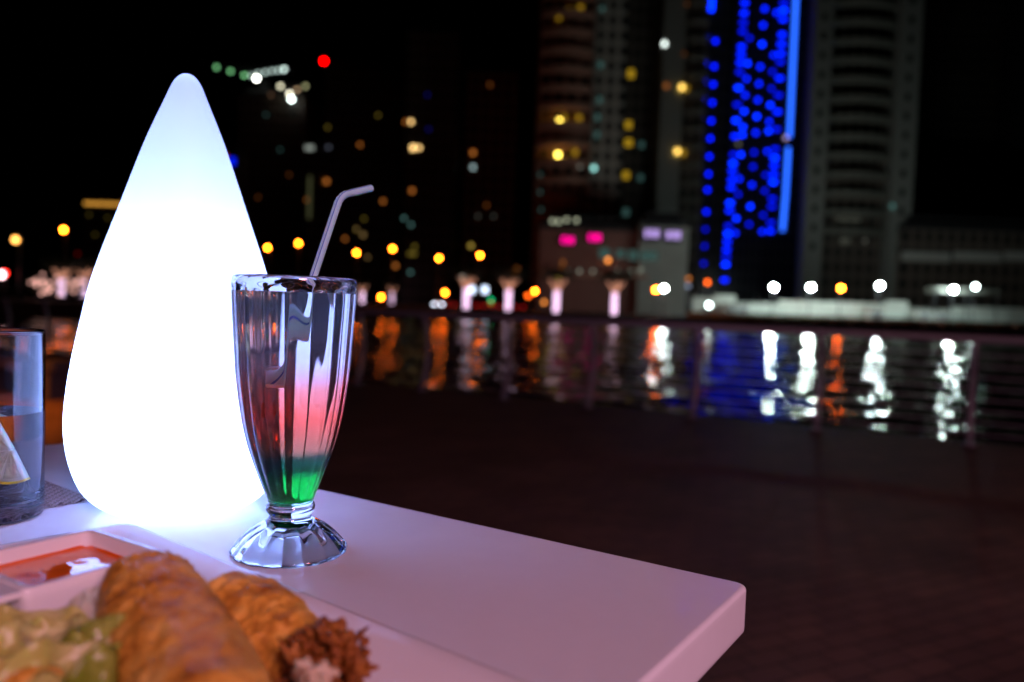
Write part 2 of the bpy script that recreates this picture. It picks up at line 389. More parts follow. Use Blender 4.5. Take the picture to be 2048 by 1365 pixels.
# the layered drink: side wall refracts glass to liquid, top surface air to liquid
def layered(name, ior, stops, zmax):
    m = bpy.data.materials.new(name); m.use_nodes = True; n_ = m.node_tree; n_.nodes.clear()
    out = n_.nodes.new('ShaderNodeOutputMaterial'); g_ = n_.nodes.new('ShaderNodeBsdfGlass'); g_.inputs['IOR'].default_value = ior; g_.inputs['Roughness'].default_value = 0
    tc = n_.nodes.new('ShaderNodeTexCoord'); sp = n_.nodes.new('ShaderNodeSeparateXYZ'); mr = n_.nodes.new('ShaderNodeMapRange'); mr.inputs[2].default_value = zmax
    cr = n_.nodes.new('ShaderNodeValToRGB')
    ns = n_.nodes.new('ShaderNodeTexNoise'); ns.inputs['Scale'].default_value = 60; mm = n_.nodes.new('ShaderNodeMath'); mm.operation = 'MULTIPLY_ADD'; mm.inputs[1].default_value = .012
    n_.links.new(tc.outputs['Object'], ns.inputs['Vector'])
    n_.links.new(tc.outputs['Object'], sp.inputs[0]); n_.links.new(sp.outputs[2], mr.inputs[0])
    n_.links.new(ns.outputs['Fac'], mm.inputs[0]); n_.links.new(mr.outputs[0], mm.inputs[2]); n_.links.new(mm.outputs[0], cr.inputs[0])
    el = cr.color_ramp.elements
    while len(el) > 1: el.remove(el[0])
    el[0].position = stops[0][0]; el[0].color = (*stops[0][1], 1)
    for p, c in stops[1:]:
        q = el.new(p); q.color = (*c, 1)
    tl_ = n_.nodes.new('ShaderNodeBsdfTranslucent'); mxs = n_.nodes.new('ShaderNodeMixShader'); mxs.inputs[0].default_value = .12
    n_.links.new(cr.outputs[0], g_.inputs['Color']); n_.links.new(cr.outputs[0], tl_.inputs[0]); n_.links.new(g_.outputs[0], mxs.inputs[1]); n_.links.new(tl_.outputs[0], mxs.inputs[2]); n_.links.new(mxs.outputs[0], out.inputs[0])
    return m
zz = lambda y: (.18-(y-592)/2867)/liq_z
stops = [(0, (.0, .55, .14)), (zz(948), (.0, .50, .14)), (zz(930), (.01, .16, .10)), (zz(912), (.06, .20, .15)), (zz(893), (.50, .27, .20)), (zz(830), (.70, .22, .17)), (zz(770), (.78, .38, .34)), (zz(722), (.92, .80, .84)), (zz(650), (.98, .97, .99)), (1, (1, 1, 1))]
LIQ = layered('layered_drink_side', 1.333/1.5, stops, liq_z)
m = bpy.data.materials.new('drink_surface'); m.use_nodes = True; n_ = m.node_tree; n_.nodes.clear()
out = n_.nodes.new('ShaderNodeOutputMaterial'); g_ = n_.nodes.new('ShaderNodeBsdfGlass'); g_.inputs['IOR'].default_value = 1.333; g_.inputs['Roughness'].default_value = 0
n_.links.new(g_.outputs[0], out.inputs[0]); LIQTOP = m
bm = B()
lathe(bm, spline(inner_dn, 4)[::-1], 160)
topf = len(bm.faces)
lathe(bm, [(.0389, liq_z), (0, liq_z)], 160)
bm.faces.ensure_lookup_table()
for f in bm.faces[topf:]: f.material_index = 1
o = obj('layered_drink', bm, [LIQ, LIQTOP]); o.location = gp
for p in o.data.polygons: p.use_smooth = p.material_index == 0
tag(o, 'layered cocktail, clear on top, pink in the middle and green at the bottom', 'drink')

# bent straw
STRAW = mat('straw_plastic', (.92, .88, .95), .3, sss=.8, spec=.5)
STRIPE = mat('straw_blue_stripe', (.03, .08, .55), .35)
b_pt = P(556, 768, .545); r_pt = P(629, 547, .588)
dv = (r_pt-b_pt).normalized()
k_pt = b_pt + dv*((P(689, 390, .62)-b_pt).length)
tip = P(742, 377, .650)
d2 = (tip-k_pt).normalized()
pts = [b_pt+dv*(i/24)*(k_pt-b_pt).length*.94 for i in range(25)]
p_a = pts[-1]; p_b = k_pt + d2*.008
for i in range(1, 9):
    u = i/8; pts.append(p_a*(1-u)**2 + k_pt*2*u*(1-u) + p_b*u*u)
for i in range(1, 6): pts.append(p_b + (tip-p_b)*i/5)
rad = [.0029]*len(pts)
for i in range(25, 33): rad[i] = .0031 if i % 2 else .0027
sr = empty('drinking_straw', r_pt, 'bent pale pink drinking straw with thin blue stripes standing in the cocktail', 'straw')
bm = B(); tube(bm, pts, rad, 32, cap=False, mats=lambda k: 1 if k % 11 == 3 else 0)
rr = tube(bm, pts, [r*.86 for r in rad], 32, cap=False); 
o = part('tube', bm, [STRAW, STRIPE], sr, True)
bm = B()
random.seed(3)
for i in range(26):
    q = b_pt + dv*random.uniform(.0, .045); a = random.uniform(0, 6.28); s1 = dv.cross(Vector((0, 1, 0))).normalized(); s2 = dv.cross(s1)
    ball(bm, q+(s1*math.cos(a)+s2*math.sin(a))*.0033, random.uniform(.00025, .0006), 1)
part('bubbles', bm, mat('air_bubble', (.85, .8, .85), .1), sr, True)['kind'] = 'stuff'

# ------------------------------------------------------------------ water tumbler with lemon
wp = P(-20, 1060, .612); wp.z = TZ
wr, wh = .0365, .1465
tg = empty('water_tumbler', wp, 'straight clear glass tumbler of iced water at the left edge of the table', 'glass')
wl = .083
bm = B()
outp = [(0, .0005), (wr-.006, .0005), (wr-.003, .0006), (wr-.0008, .0018), (wr-.0002, .0040), (wr, .0070), (wr, .03), (wr, .08), (wr, wh-.004), (wr, wh-.0014), (wr-.0003, wh-.0004), (wr-.001, wh), (wr-.0017, wh-.0004), (wr-.002, wh-.0014), (wr-.002, wh-.004), (wr-.002, wl+.03), (wr-.002, wl)]
lathe(bm, outp, 128); obj('glass_body', bm, GLASS, tg, True)
m = bpy.data.materials.new('water_side'); m.use_nodes = True; n_ = m.node_tree; n_.nodes.clear()
out = n_.nodes.new('ShaderNodeOutputMaterial'); g_ = n_.nodes.new('ShaderNodeBsdfGlass'); g_.inputs['IOR'].default_value = 1.333/1.5; g_.inputs['Roughness'].default_value = .0; g_.inputs['Color'].default_value = (.93, .96, 1, 1)
n_.links.new(g_.outputs[0], out.inputs[0]); WSIDE = m
bm = B(); lathe(bm, [(0, .013), (wr-.010, .0132), (wr-.006, .014), (wr-.0034, .016), (wr-.0024, .019), (wr-.002, .023), (wr-.002, .05), (wr-.002, wl)], 128); k0 = len(bm.faces)
lathe(bm, [(wr-.002, wl), (0, wl)], 128); bm.faces.ensure_lookup_table()
for f in bm.faces[k0:]: f.material_index = 1
o = obj('iced_water', bm, [WSIDE, LIQTOP]); o.location = wp; tag(o, 'clear water filling the lower half of the tumbler', 'drink')
for p in o.data.polygons: p.use_smooth = p.material_index == 0
# lemon wedge standing in the water
FLESH = mat('lemon_flesh', (.72, .70, .50), .35, var=.2, scale=300, sss=.4, bump=.0006, bscale=400)
RIND = mat('lemon_rind', (.80, .52, .02), .4, bump=.0003, scale=900)
lc = wp + Vector((.0155, -.002, .055))
lm = empty('lemon_slice', lc, 'pale half slice of lemon with yellow rind leaning in the water tumbler', 'lemon')
LR = .0265; ax = math.atan2(-.0235, .0095)               # direction of the straight cut
def half(r0_, r1_, th, a0_=-math.pi, a1_=0, n=36, wob=0):
    bm = B(); rows = []
    for i in range(n+1):
        a = a0_+(a1_-a0_)*i/n
        rr_ = [r0_+(r1_-r0_)*k/6 for k in range(7)]
        rows.append([[bm.verts.new(Matrix.Rotation(.25, 3, 'Z') @ Vector((q*math.cos(a+ax), sgn*(th/2+wob*noise.noise(Vector((q*500, a*9, sgn)))) , q*math.sin(a+ax)))) for q in rr_] for sgn in (-1, 1)])
    for i in range(n):
        for k in range(6):
            for sd in (0, 1):
                bm.faces.new((rows[i][sd][k], rows[i+1][sd][k], rows[i+1][sd][k+1], rows[i][sd][k+1]))
        for k in (0, 6): bm.faces.new((rows[i][0][k], rows[i+1][0][k], rows[i+1][1][k], rows[i][1][k]))
    for i in (0, n):
        for k in range(6): bm.faces.new((rows[i][0][k], rows[i][0][k+1], rows[i][1][k+1], rows[i][1][k]))
    bmesh.ops.recalc_face_normals(bm, faces=bm.faces); return bm
PITH = mat('lemon_pith', (.80, .78, .62), .5, sss=.3)
for k in range(5):
    a = -math.pi + k*math.pi/5; obj('segment', half(.0016, LR-.0042, .0068, a+.05, a+math.pi/5-.05, 12, .0008), FLESH, lm, True)
obj('pith', half(.0004, LR-.0018, .0060), PITH, lm, True)
obj('rind', half(LR-.0018, LR, .0072, wob=.0002), RIND, lm, True)

# ------------------------------------------------------------------ woven placemat
mc = G(187, 1003, TZ); ma = G(80, 962, TZ); mb = G(80, 1021, TZ)
ea = (ma-mc).normalized(); eb = (mb-mc).normalized(); eb = (eb - ea*eb.dot(ea)); eb = (eb.normalized()*.75 + (mb-mc).normalized()*.25).normalized()
WEAVE = mat('brown_woven_vinyl', (.10, .06, .055), .4, var=.3, scale=90)
WEAVE2 = mat('pale_woven_vinyl', (.24, .17, .17), .4, var=.2, scale=90)
bm = B(); pitch = .0042; NA, NB = 84, 64
def strand(org, d, side, L, n, ph, mi):
    w_ = pitch*.42; prev = None
    for i in range(n*2+1):
        q = org + d*(L*i/(n*2)); z = .0016 + .0009*math.cos(math.pi*(i/2+ph))
        a = bm.verts.new(q + side*w_ + Vector((0, 0, z))); c = bm.verts.new(q + Vector((0, 0, z+.0005))); b_ = bm.verts.new(q - side*w_ + Vector((0, 0, z)))
        if prev:
            for x, y in ((0, 1), (1, 2)):
                f = bm.faces.new((prev[x], prev[y], (a, c, b_)[y], (a, c, b_)[x])); f.material_index = mi; f.smooth = True
        prev = (a, c, b_)
for i in range(NB): strand(mc+eb*pitch*(i+.5), ea, eb, NA*pitch, NA, i, 0)
for i in range(NA): strand(mc+ea*pitch*(i+.5), eb, ea, NB*pitch, NB, i+1, 1)
bmesh.ops.recalc_face_normals(bm, faces=bm.faces)
tag(obj('placemat', bm, [WEAVE, WEAVE2], origin=mc), 'brown woven placemat on the table behind the water tumbler', 'placemat')

# ------------------------------------------------------------------ platter
CER = mat('white_ceramic', (.76, .74, .74), .16, spec=.5)
pc = G(258, 1046, TZ+.020); pr = G(1057, 1365, TZ+.020); pq = G(0, 1082, TZ+.020)
du = (pr-pc); du.z = 0; du.normalize(); dq = (pq-pc); dq.z = 0; dq.normalize()
dvv = -Vector((-du.y, du.x, 0)); dvv = (dvv*.6+dq*.4).normalized()
PW, PL = .44, .27
pt = empty('platter', pc + du*PW/2 + dvv*PL/2, 'white rectangular ceramic platter with a raised rim holding the fried rolls', 'platter'); pt.location.z = TZ
def prect(inset, z, r):
    q = [pc+du*inset+dvv*inset, pc+du*(PW-inset)+dvv*inset, pc+du*(PW-inset)+dvv*(PL-inset), pc+du*inset+dvv*(PL-inset)]
    return [Vector((p.x, p.y, TZ+z)) for p in rpoly([Vector((a.x, a.y, 0)) for a in q], r, 8)]
lv = [(.034, .0006, .02), (.030, .0006, .02), (.018, .006, .016), (.002, .0175, .012), (0, .0195, .012), (.0010, .0207, .012), (.0035, .0207, .012), (.010, .0185, .014), (.024, .0110, .018), (.034, .0070, .022), (.044, .0062, .022)]
bm = B(); rs = [[bm.verts.new(p) for p in prect(*l)] for l in lv]
for a, b_ in zip(rs, rs[1:]):
    N = len(a)
    for k in range(N): bm.faces.new((a[k], a[(k+1) % N], b_[(k+1) % N], b_[k]))
bm.faces.new(rs[0]); bm.faces.new(rs[-1]); bmesh.ops.recalc_face_normals(bm, faces=bm.faces)
part('plate_body', bm, CER, pt, True)

# ------------------------------------------------------------------ double dip dish
DZ = .047
da = G(185, 1055, TZ+DZ); du2 = G(330, 1101, TZ+DZ)-da; du2.z = 0; du2.normalize()
dv2 = Vector((du2.y, -du2.x, 0))
if dv2.y > 0: dv2 = -dv2
def D(u, v, z): return da + du2*u + dv2*v + Vector((0, 0, z))     # z from the rim plane
dd = empty('dip_dish', D(.035, .075, -.038), 'white double dip dish with square cups standing on the platter', 'dish')
DW, CE, DL = .069, .068, .158
def cell(v0, v1):
    def sq(i, z, r, o=0):
        q = [Vector((i, v0+i, 0)), Vector((DW-i, v0+i, 0)), Vector((DW-i, v1-i, 0)), Vector((i, v1-i, 0))]
        return [bm.verts.new(D(p.x, p.y, z)) for p in rpoly(q, r, 6)]
    lv = [(.020, -.0375, .012), (.012, -.036, .016), (.006, -.030, .016), (.002, -.018, .010), (.0003, -.006, .005), (0, -.001, .004), (.0008, 0, .004), (.0042, 0, .004), (.005, -.001, .004), (.008, -.012, .008), (.0115, -.026, .013), (.019, -.032, .014)]
    rs = [sq(*l) for l in lv]
    for a, b_ in zip(rs, rs[1:]):
        N = len(a)
        for k in range(N): bm.faces.new((a[k], a[(k+1) % N], b_[(k+1) % N], b_[k]))
    bm.faces.new(rs[0]); bm.faces.new(rs[-1])
bm = B(); cell(0, .0705); bmesh.ops.recalc_face_normals(bm, faces=bm.faces); part('cup', bm, CER, dd, True)
bm = B(); cell(.0875, DL); bmesh.ops.recalc_face_normals(bm, faces=bm.faces); part('cup', bm, CER, dd, True)
bm = B()
vs = [bm.verts.new(D(u, v, z)) for z in (-.0035, -.0006) for u, v in ((.0015, .069), (DW-.0015, .069), (DW-.0015, .0895), (.0015, .0895))]
for f in ((0, 1, 2, 3), (4, 5, 6, 7), (0, 1, 5, 4), (1, 2, 6, 5), (2, 3, 7, 6), (3, 0, 4, 7)): bm.faces.new([vs[i] for i in f])
bmesh.ops.recalc_face_normals(bm, faces=bm.faces); part('bridge', bm, CER, dd)
# chilli sauce
m, n_, b = newmat('chilli_sauce'); b.inputs['Base Color'].default_value = (.42, .035, .005, 1); b.inputs['Roughness'].default_value = .04; b.inputs['Coat Weight'].default_value = .5; b.inputs['Coat Roughness'].default_value = .02
tc = n_.nodes.new('ShaderNodeTexCoord'); vo = n_.nodes.new('ShaderNodeTexVoronoi'); vo.inputs['Scale'].default_value = 160
cr = n_.nodes.new('ShaderNodeValToRGB'); cr.color_ramp.elements[0].position = .10; cr.color_ramp.elements[0].color = (.35, .012, .003, 1); cr.color_ramp.elements[1].position = .2; cr.color_ramp.elements[1].color = (.80, .13, .008, 1)
n_.links.new(tc.outputs['Object'], vo.inputs['Vector']); n_.links.new(vo.outputs[0], cr.inputs[0]); n_.links.new(cr.outputs[0], b.inputs['Base Color'])
bm = B(); N = 40; grid = {}
for i in range(N+1):
    for j in range(N+1):
        u = .0066+(DW-.0132)*i/N; v = .0066+(.0705-.0132)*j/N
        ed = min(i, j, N-i, N-j)/N
        z = -.0078 + .0012*max(0, 1-ed*14)**2 + .00035*noise.noise(Vector((u*90, v*90, 0)))
        grid[i, j] = bm.verts.new(D(u, v, z))
for i in range(N):
    for j in range(N): bm.faces.new((grid[i, j], grid[i+1, j], grid[i+1, j+1], grid[i, j+1]))
bmesh.ops.recalc_face_normals(bm, faces=bm.faces)
o = obj('chilli_sauce', bm, m, origin=D(.035, .035, -.008), smooth=True); tag(o, 'glossy orange red chilli sauce filling the square dip cup', 'sauce')
if o.data.polygons[0].normal.z < 0: o.data.flip_normals()

# ------------------------------------------------------------------ fried rolls
def fried(name, c0, c1_, c2_):
    m, n_, b = newmat(name)
    tc = n_.nodes.new('ShaderNodeTexCoord'); ns = n_.nodes.new('ShaderNodeTexNoise'); ns.inputs['Scale'].default_value = 55; ns.inputs['Detail'].default_value = 8; ns.inputs['Roughness'].default_value = .65
    cr = n_.nodes.new('ShaderNodeValToRGB'); el = cr.color_ramp.elements; el[0].position = .33; el[0].color = (*c0, 1); el[1].position = .68; el[1].color = (*c2_, 1); q = el.new(.5); q.color = (*c1_, 1)
    n2 = n_.nodes.new('ShaderNodeTexNoise'); n2.inputs['Scale'].default_value = 320; n2.inputs['Detail'].default_value = 6
    bp = n_.nodes.new('ShaderNodeBump'); bp.inputs['Distance'].default_value = .0016; bp.inputs['Strength'].default_value = 1
    for x in (ns, n2): n_.links.new(tc.outputs['Object'], x.inputs['Vector'])
    n_.links.new(ns.outputs['Fac'], cr.inputs[0]); n_.links.new(cr.outputs[0], b.inputs['Base Color']); n_.links.new(n2.outputs['Fac'], bp.inputs['Height']); n_.links.new(bp.outputs[0], b.inputs['Normal'])
    b.inputs['Roughness'].default_value = .42; b.inputs['Specular IOR Level'].default_value = .22; b.inputs['Subsurface Weight'].default_value = .15; b.inputs['Subsurface Scale'].default_value = .004
    return m
FRY = fried('fried_crust', (.26, .075, .008), (.66, .32, .045), (.84, .54, .14))
FRYD = fried('dark_crust', (.05, .014, .004), (.22, .065, .010), (.46, .19, .035))
def roll(pts, rads, seed, rough=.0022, flat=.85):
    bm = B(); n = 120; rings = []
    pts = [Vector(p) for p in pts]
    cv = []
    m_ = 110
    for i in range(m_+1):
        t = i/m_*(len(pts)-1); k = min(int(t), len(pts)-2); u = t-k
        p0 = pts[max(k-1, 0)]; p1 = pts[k]; p2 = pts[k+1]; p3 = pts[min(k+2, len(pts)-1)]
        cv.append((0.5*((2*p1) + (p2-p0)*u + (2*p0-5*p1+4*p2-p3)*u*u + (-p0+3*p1-3*p2+p3)*u**3), rads[k]*(1-u)+rads[k+1]*u))
    for i, (p, r) in enumerate(cv):
        d = (cv[min(i+1, m_)][0]-cv[max(i-1, 0)][0]).normalized(); s = d.cross(Vector((0, 0, 1))).normalized(); t = s.cross(d)
        e_ = min(1, math.sqrt(max(0, 1-(1-min(i, m_-i)/14)**2)) if min(i, m_-i) < 14 else 1)
        rr = max(r*e_, .0008)
        rings.append([bm.verts.new(p + s*math.cos(2*math.pi*k/n)*rr + t*math.sin(2*math.pi*k/n)*rr*flat) for k in range(n)])
    for a, b_ in zip(rings, rings[1:]):
        for k in range(n): bm.faces.new((a[k], a[(k+1) % n], b_[(k+1) % n], b_[k]))
    bm.faces.new(rings[0][::-1]); bm.faces.new(rings[-1])
    bmesh.ops.recalc_face_normals(bm, faces=bm.faces); bm.normal_update()
    sv = Vector((seed*3.1, seed, 0))
    for v in bm.verts:
        nn = noise.fractal(v.co*150+sv, 1, 2, 5)*rough*.45 + noise.noise(v.co*45+sv)*rough*.45 + abs(noise.noise(v.co*420+sv))*.0013
        v.co += v.normal*nn
    return bm
ra = [P(296, 1142, .368), P(305, 1205, .347), P(345, 1290, .320), P(398, 1395, .287), P(440, 1500, .255)]
bm = roll(ra, [.0170, .0218, .0245, .0245, .021], 1)
tag(obj('fried_roll', bm, FRY, origin=ra[2], smooth=True), 'golden brown fried roll in front, lying over the lettuce beside the sauce', 'fried roll', 'fried rolls on the platter')
rb = [P(425, 1182, .375), P(500, 1232, .362), P(570, 1296, .348), P(622, 1362, .335), P(655, 1430, .318)]
f2 = empty('fried_roll', rb[2], 'second fried roll behind with a dark ruffled open end showing white filling', 'fried roll', 'fried rolls on the platter')
bm = roll(rb, [.0135, .0180, .0200, .0190, .016], 2, .003); part('crust', bm, FRY, f2, True)
# ruffled open end of the second roll
bm = B(); random.seed(12)
ec = P(648, 1318, .320)
for i in range(420):
    a = random.uniform(0, 6.283); rr_ = .0165*math.sqrt(random.uniform(.06, 1))
    base = ec + rt*math.cos(a)*rr_*1.0 + up*math.sin(a)*rr_*.95 + Vector((0, random.uniform(-.008, .012), -.004))
    d = (rt*math.cos(a)*.8 + up*math.sin(a)*.8 + Vector((random.uniform(-.6, .6), random.uniform(-.9, .1), random.uniform(-.5, .6)))).normalized()
    s = d.cross(Vector((random.random(), random.random(), random.random()))).normalized()
    L = random.uniform(.0015, .0034) if i % 29 else .008; wd = random.uniform(.0014, .003)
    g = ball(bm, (0, 0, 0), 1, 2)
    t = d.cross(s)
    for v in g:
        q = v.co.copy(); q = q + Vector(noise.noise_vector(q*1.3+Vector((i*3, 0, 0))))*.35
        v.co = base + d*q.x*L + s*q.y*wd + t*q.z*wd*.7
part('ruffled_end', bm, FRYD, f2, True)
bm = B()
for i in range(34):
    q = P(622+random.uniform(-28, 30), 1352+random.uniform(-22, 40), .300+random.uniform(-.006, .004))
    d = Vector((random.uniform(-1, 1), random.uniform(-.4, .4), random.uniform(-1, 1))).normalized()*random.uniform(.003, .007)
    tube(bm, [q-d, q+Vector(noise.noise_vector(q*200))*.002, q+d], [.0008, .0017, .0008], 7)
part('filling', bm, mat('chicken_filling', (.60, .45, .30), .4, sss=.3, var=.2, scale=200), f2, True)
rc = [P(-90, 1420, .305), P(-20, 1400, .30), P(40, 1385, .292), P(85, 1400, .285)]
bm = roll(rc, [.013, .014, .013, .010], 5); tag(obj('fried_roll', bm, FRY, origin=rc[1], smooth=True), 'edge of a third fried roll at the corner of the platter below the lettuce', 'fried roll', 'fried rolls on the platter')

# ------------------------------------------------------------------ lettuce and shredded cabbage
def leafmat(name, c0, c1_):
    m, n_, b = newmat(name); tc = n_.nodes.new('ShaderNodeTexCoord'); ns = n_.nodes.new('ShaderNodeTexNoise'); ns.inputs['Scale'].default_value = 45; ns.inputs['Detail'].default_value = 5
    mx = n_.nodes.new('ShaderNodeMix'); mx.data_type = 'RGBA'; mx.inputs[6].default_value = (*c0, 1); mx.inputs[7].default_value = (*c1_, 1)
    cr = n_.nodes.new('ShaderNodeValToRGB'); cr.color_ramp.elements[0].position = .4; cr.color_ramp.elements[1].position = .6
    n_.links.new(tc.outputs['Object'], ns.inputs['Vector']); n_.links.new(ns.outputs['Fac'], cr.inputs[0]); n_.links.new(cr.outputs[0], mx.inputs[0]); n_.links.new(mx.outputs[2], b.inputs['Base Color'])
    b.inputs['Roughness'].default_value = .3; b.inputs['Subsurface Weight'].default_value = .3; b.inputs['Subsurface Scale'].default_value = .006
    return m
LEAF1 = leafmat('lettuce_pale', (.64, .60, .15), (.80, .76, .34))
LEAF2 = leafmat('lettuce_green', (.28, .34, .03), (.62, .64, .14))
LEAF3 = leafmat('cabbage_white', (.66, .62, .48), (.74, .72, .62))
def leaf(c, rx, ry, seed, m, label, tilt=0, yaw=0, curl=.35):
    bm = B(); N = 40; g = {}
    for i in range(N+1):
        for j in range(N+1):
            u = i/N*2-1; v = j/N*2-1
            x = u*math.sqrt(1-v*v/2); y = v*math.sqrt(1-u*u/2); rr_ = math.hypot(x, y)
            q = Vector((x*2.2+seed*7, y*2.2, seed))
            z = curl*rr_**2*.5 +   .30*noise.noise(q) + .08*rr_**2*math.sin(7*math.atan2(y, x)+seed+3*noise.noise(q)) + .06*noise.noise(q*3)
            p = Vector((x*rx, y*ry, z*(rx+ry)/2)); p = Matrix.Rotation(yaw, 3, 'Z') @ (Matrix.Rotation(tilt, 3, 'X') @ p)
            g[i, j] = bm.verts.new(c+p)
    for i in range(N):
        for j in range(N): bm.faces.new((g[i, j], g[i+1, j], g[i+1, j+1], g[i, j+1]))
    bmesh.ops.solidify(bm, geom=bm.faces[:], thickness=.0007)
    o = obj('lettuce_leaf', bm, m, origin=c, smooth=True); tag(o, label, 'lettuce', 'lettuce leaves on the platter'); return o
leaf(P(30, 1300, .325), .034, .018, 1, LEAF1, 'pale yellow lettuce leaf under the dip dish', .5, .2)
leaf(P(120, 1338, .315), .026, .02, 2, LEAF1, 'cream yellow crumpled lettuce leaf between the dip dish and the front roll', .7, -.4)
leaf(P(205, 1362, .300), .022, .024, 3, LEAF2, 'darker green lettuce leaf pressed against the front fried roll', .9, .3)
leaf(P(188, 1246, .345), .013, .015, 4, LEAF3, 'small white cabbage piece standing between dip dish and front roll', 1.2, .1)
leaf(P(30, 1352, .300), .028, .02, 5, LEAF1, 'folded pale lettuce leaf near the platter corner above the third roll', .6, 1.1)
leaf(P(140, 1400, .285), .036, .022, 6, LEAF1, 'broad yellow green lettuce leaf lowest on the platter', .5, .6)
leaf(P(250, 1390, .285), .022, .02, 8, LEAF2, 'green curled lettuce tip below the front fried roll', .7, .9)

# ------------------------------------------------------------------ towers across the water
def MP(Y): return Y/F                          # metres per photo pixel at distance Y
def facade(name, col, wcol, fh, ww, rough=.6):
    m, n_, b = newmat(name)
    tc = n_.nodes.new('ShaderNodeTexCoord'); sp = n_.nodes.new('ShaderNodeSeparateXYZ'); cb = n_.nodes.new('ShaderNodeCombineXYZ'); ad = n_.nodes.new('ShaderNodeMath')
    br = n_.nodes.new('ShaderNodeTexBrick'); br.offset = 0; br.inputs['Scale'].default_value = 1; br.inputs['Brick Width'].default_value = ww; br.inputs['Row Height'].default_value = fh
    br.inputs['Mortar Size'].default_value = min(fh, ww)*.22; br.inputs['Mortar Smooth'].default_value = 0
    br.inputs['Color1'].default_value = (*wcol, 1); br.inputs['Color2'].default_value = (*[c*.6 for c in wcol], 1); br.inputs['Mortar'].default_value = (*col, 1)
    n_.links.new(tc.outputs['Object'], sp.inputs[0]); n_.links.new(sp.outputs[0], ad.inputs[0]); n_.links.new(sp.outputs[1], ad.inputs[1])
    n_.links.new(ad.outputs[0], cb.inputs[0]); n_.links.new(sp.outputs[2], cb.inputs[1]); n_.links.new(cb.outputs[0], br.inputs['Vector']); n_.links.new(br.outputs[0], b.inputs['Base Color'])
    b.inputs['Roughness'].default_value = rough
    return m
F_RED = facade('facade_warm_render', (.40, .20, .15), (.03, .025, .025), 3.4, 3.0)
F_GREY = facade('facade_pale_render', (.52, .52, .46), (.04, .05, .05), 3.4, 2.6)
F_DARK = facade('facade_dark_cladding', (.14, .11, .09), (.02, .02, .02), 3.4, 2.4)
F_GLASS = facade('facade_dark_glass', (.05, .05, .06), (.02, .02, .03), 3.6, 1.6, .25)
F_WHITE = mat('white_tower_column', (.24, .25, .23), .6, var=.1, scale=.4)
SLAB = mat('balcony_slab_render', (.20, .20, .17), .7, var=.15, scale=.5)
SLABW = mat('balcony_slab_warm', (.50, .27, .20), .7, var=.15, scale=.5)
METAL = mat('dark_metal', (.05, .05, .055), .5, metal=.5)
AMB = (1.0, .15, .006); AMBO = (1.0, .12, .006); WARM = (1.0, .62, .22); YEL = (1.0, .72, .10); PALE = (.75, .85, .75); TEAL = (.25, .60, .55); ORG = (.8, .24, .04); GRY = (.5, .5, .42); BLU = (.0, .012, 1.0)

def tower(px0, px1, Y, ytop, label, mt, depth=24, cat='tower', name='tower', base=600, group=None):
    x0 = P(px0, base, Y).x; x1 = P(px1, base, Y).x; zt = P((px0+px1)/2, ytop, Y).z
    t = empty(name, ((x0+x1)/2, Y+depth/2, FG), label, cat, group)
    bm = B(); box(bm, x0, x1, Y, Y+depth, FG, zt); part('wall', bm, mt, t)
    bm = B(); box(bm, x0+1.5, x1-1.5, Y+2, Y+depth-2, zt, zt+2.2); box(bm, x0-.15, x1+.15, Y-.15, Y+depth+.15, zt-.9, zt+.35); part('roof', bm, METAL, t)
    t['x0'] = x0; t['x1'] = x1; t['zt'] = zt; t['Y'] = Y
    return t
def lights(t, lst, Y, col, s, r=2.4, name='lit_window', flat=True):
    mtl = quiet(emit(col, s if s > 2.9 else s*.5))
    for it in lst:
        px, py = it[0], it[1]; w_ = it[2] if len(it) > 2 else r; h_ = it[3] if len(it) > 3 else w_*1.15
        p = P(px, py, Y-.12); k = MP(Y); bm = B()
        box(bm, p.x-w_*k, p.x+w_*k, Y-.2, Y-.02, p.z-h_*k, p.z+h_*k)
        part(name, bm, mtl, t)
def balconies(t, px0, px1, Y, z0, z1, fh, out=1.6, bow=0., m=None, th=.9):
    x0 = P(px0, 600, Y).x; x1 = P(px1, 600, Y).x; n = 14
    bm = B(); pl = [(x0, Y-.01)] + [(x0+(x1-x0)*i/n, Y-out-bow*math.sin(math.pi*i/n)) for i in range(n+1)] + [(x1, Y-.01)]
    prism(bm, pl, z0, z0+th); bmesh.ops.recalc_face_normals(bm, faces=bm.faces)
    first = part('balcony', bm, m or SLAB, t)
    k = 1
    while z0+fh*k < z1 and k < 60:
        c = first.copy(); C.objects.link(c); c.parent = t; c.location = (0, 0, fh*k); k += 1

t = tower(470, 600, 260, 190, 'dark unfinished tower below the lit crane', F_DARK)
lights(t, [(532, 230), (620, 296, 3, 4), (560, 300)], 260, TEAL, .25)
lights(t, [(578, 350), (516, 395)], 260, ORG, .3)
t = tower(604, 634, 235, 285, 'narrow dark tower with a pale vertical light strip', F_DARK)
lights(t, [(619, 296, 8, 4)], 235, PALE, .8)
lights(t, [(619, 395, 3, 42)], 235, (.35, .36, .16), .25, name='light_strip')
lights(t, [(613, 400)], 235, ORG, .7)
t = tower(640, 795, 240, 136, 'dark tower topped by a red aviation light', F_DARK)
bm = B(); tube(bm, [P(649, 136, 242), P(648, 126, 242)], .25, 6); ap = part('antenna', bm, METAL, t)
bm = B(); ball(bm, P(648, 123, 242), .75); part('aviation_light', bm, emit((1, .0, .0), 14), t)
lights(t, [(655, 255), (756, 231), (728, 438), (712, 460)], 240, YEL, .35)
lights(t, [(653, 363, 3.6), (720, 290), (690, 478)], 240, ORG, 1.6)
lights(t, [(657, 295)], 240, (.4, .45, .6), .6)
lights(t, [(726, 470, 3.4), (713, 458), (735, 515)], 240, WARM, .5)
t = tower(800, 902, 215, 60, 'tall rounded dark tower behind the straw tip', F_DARK)
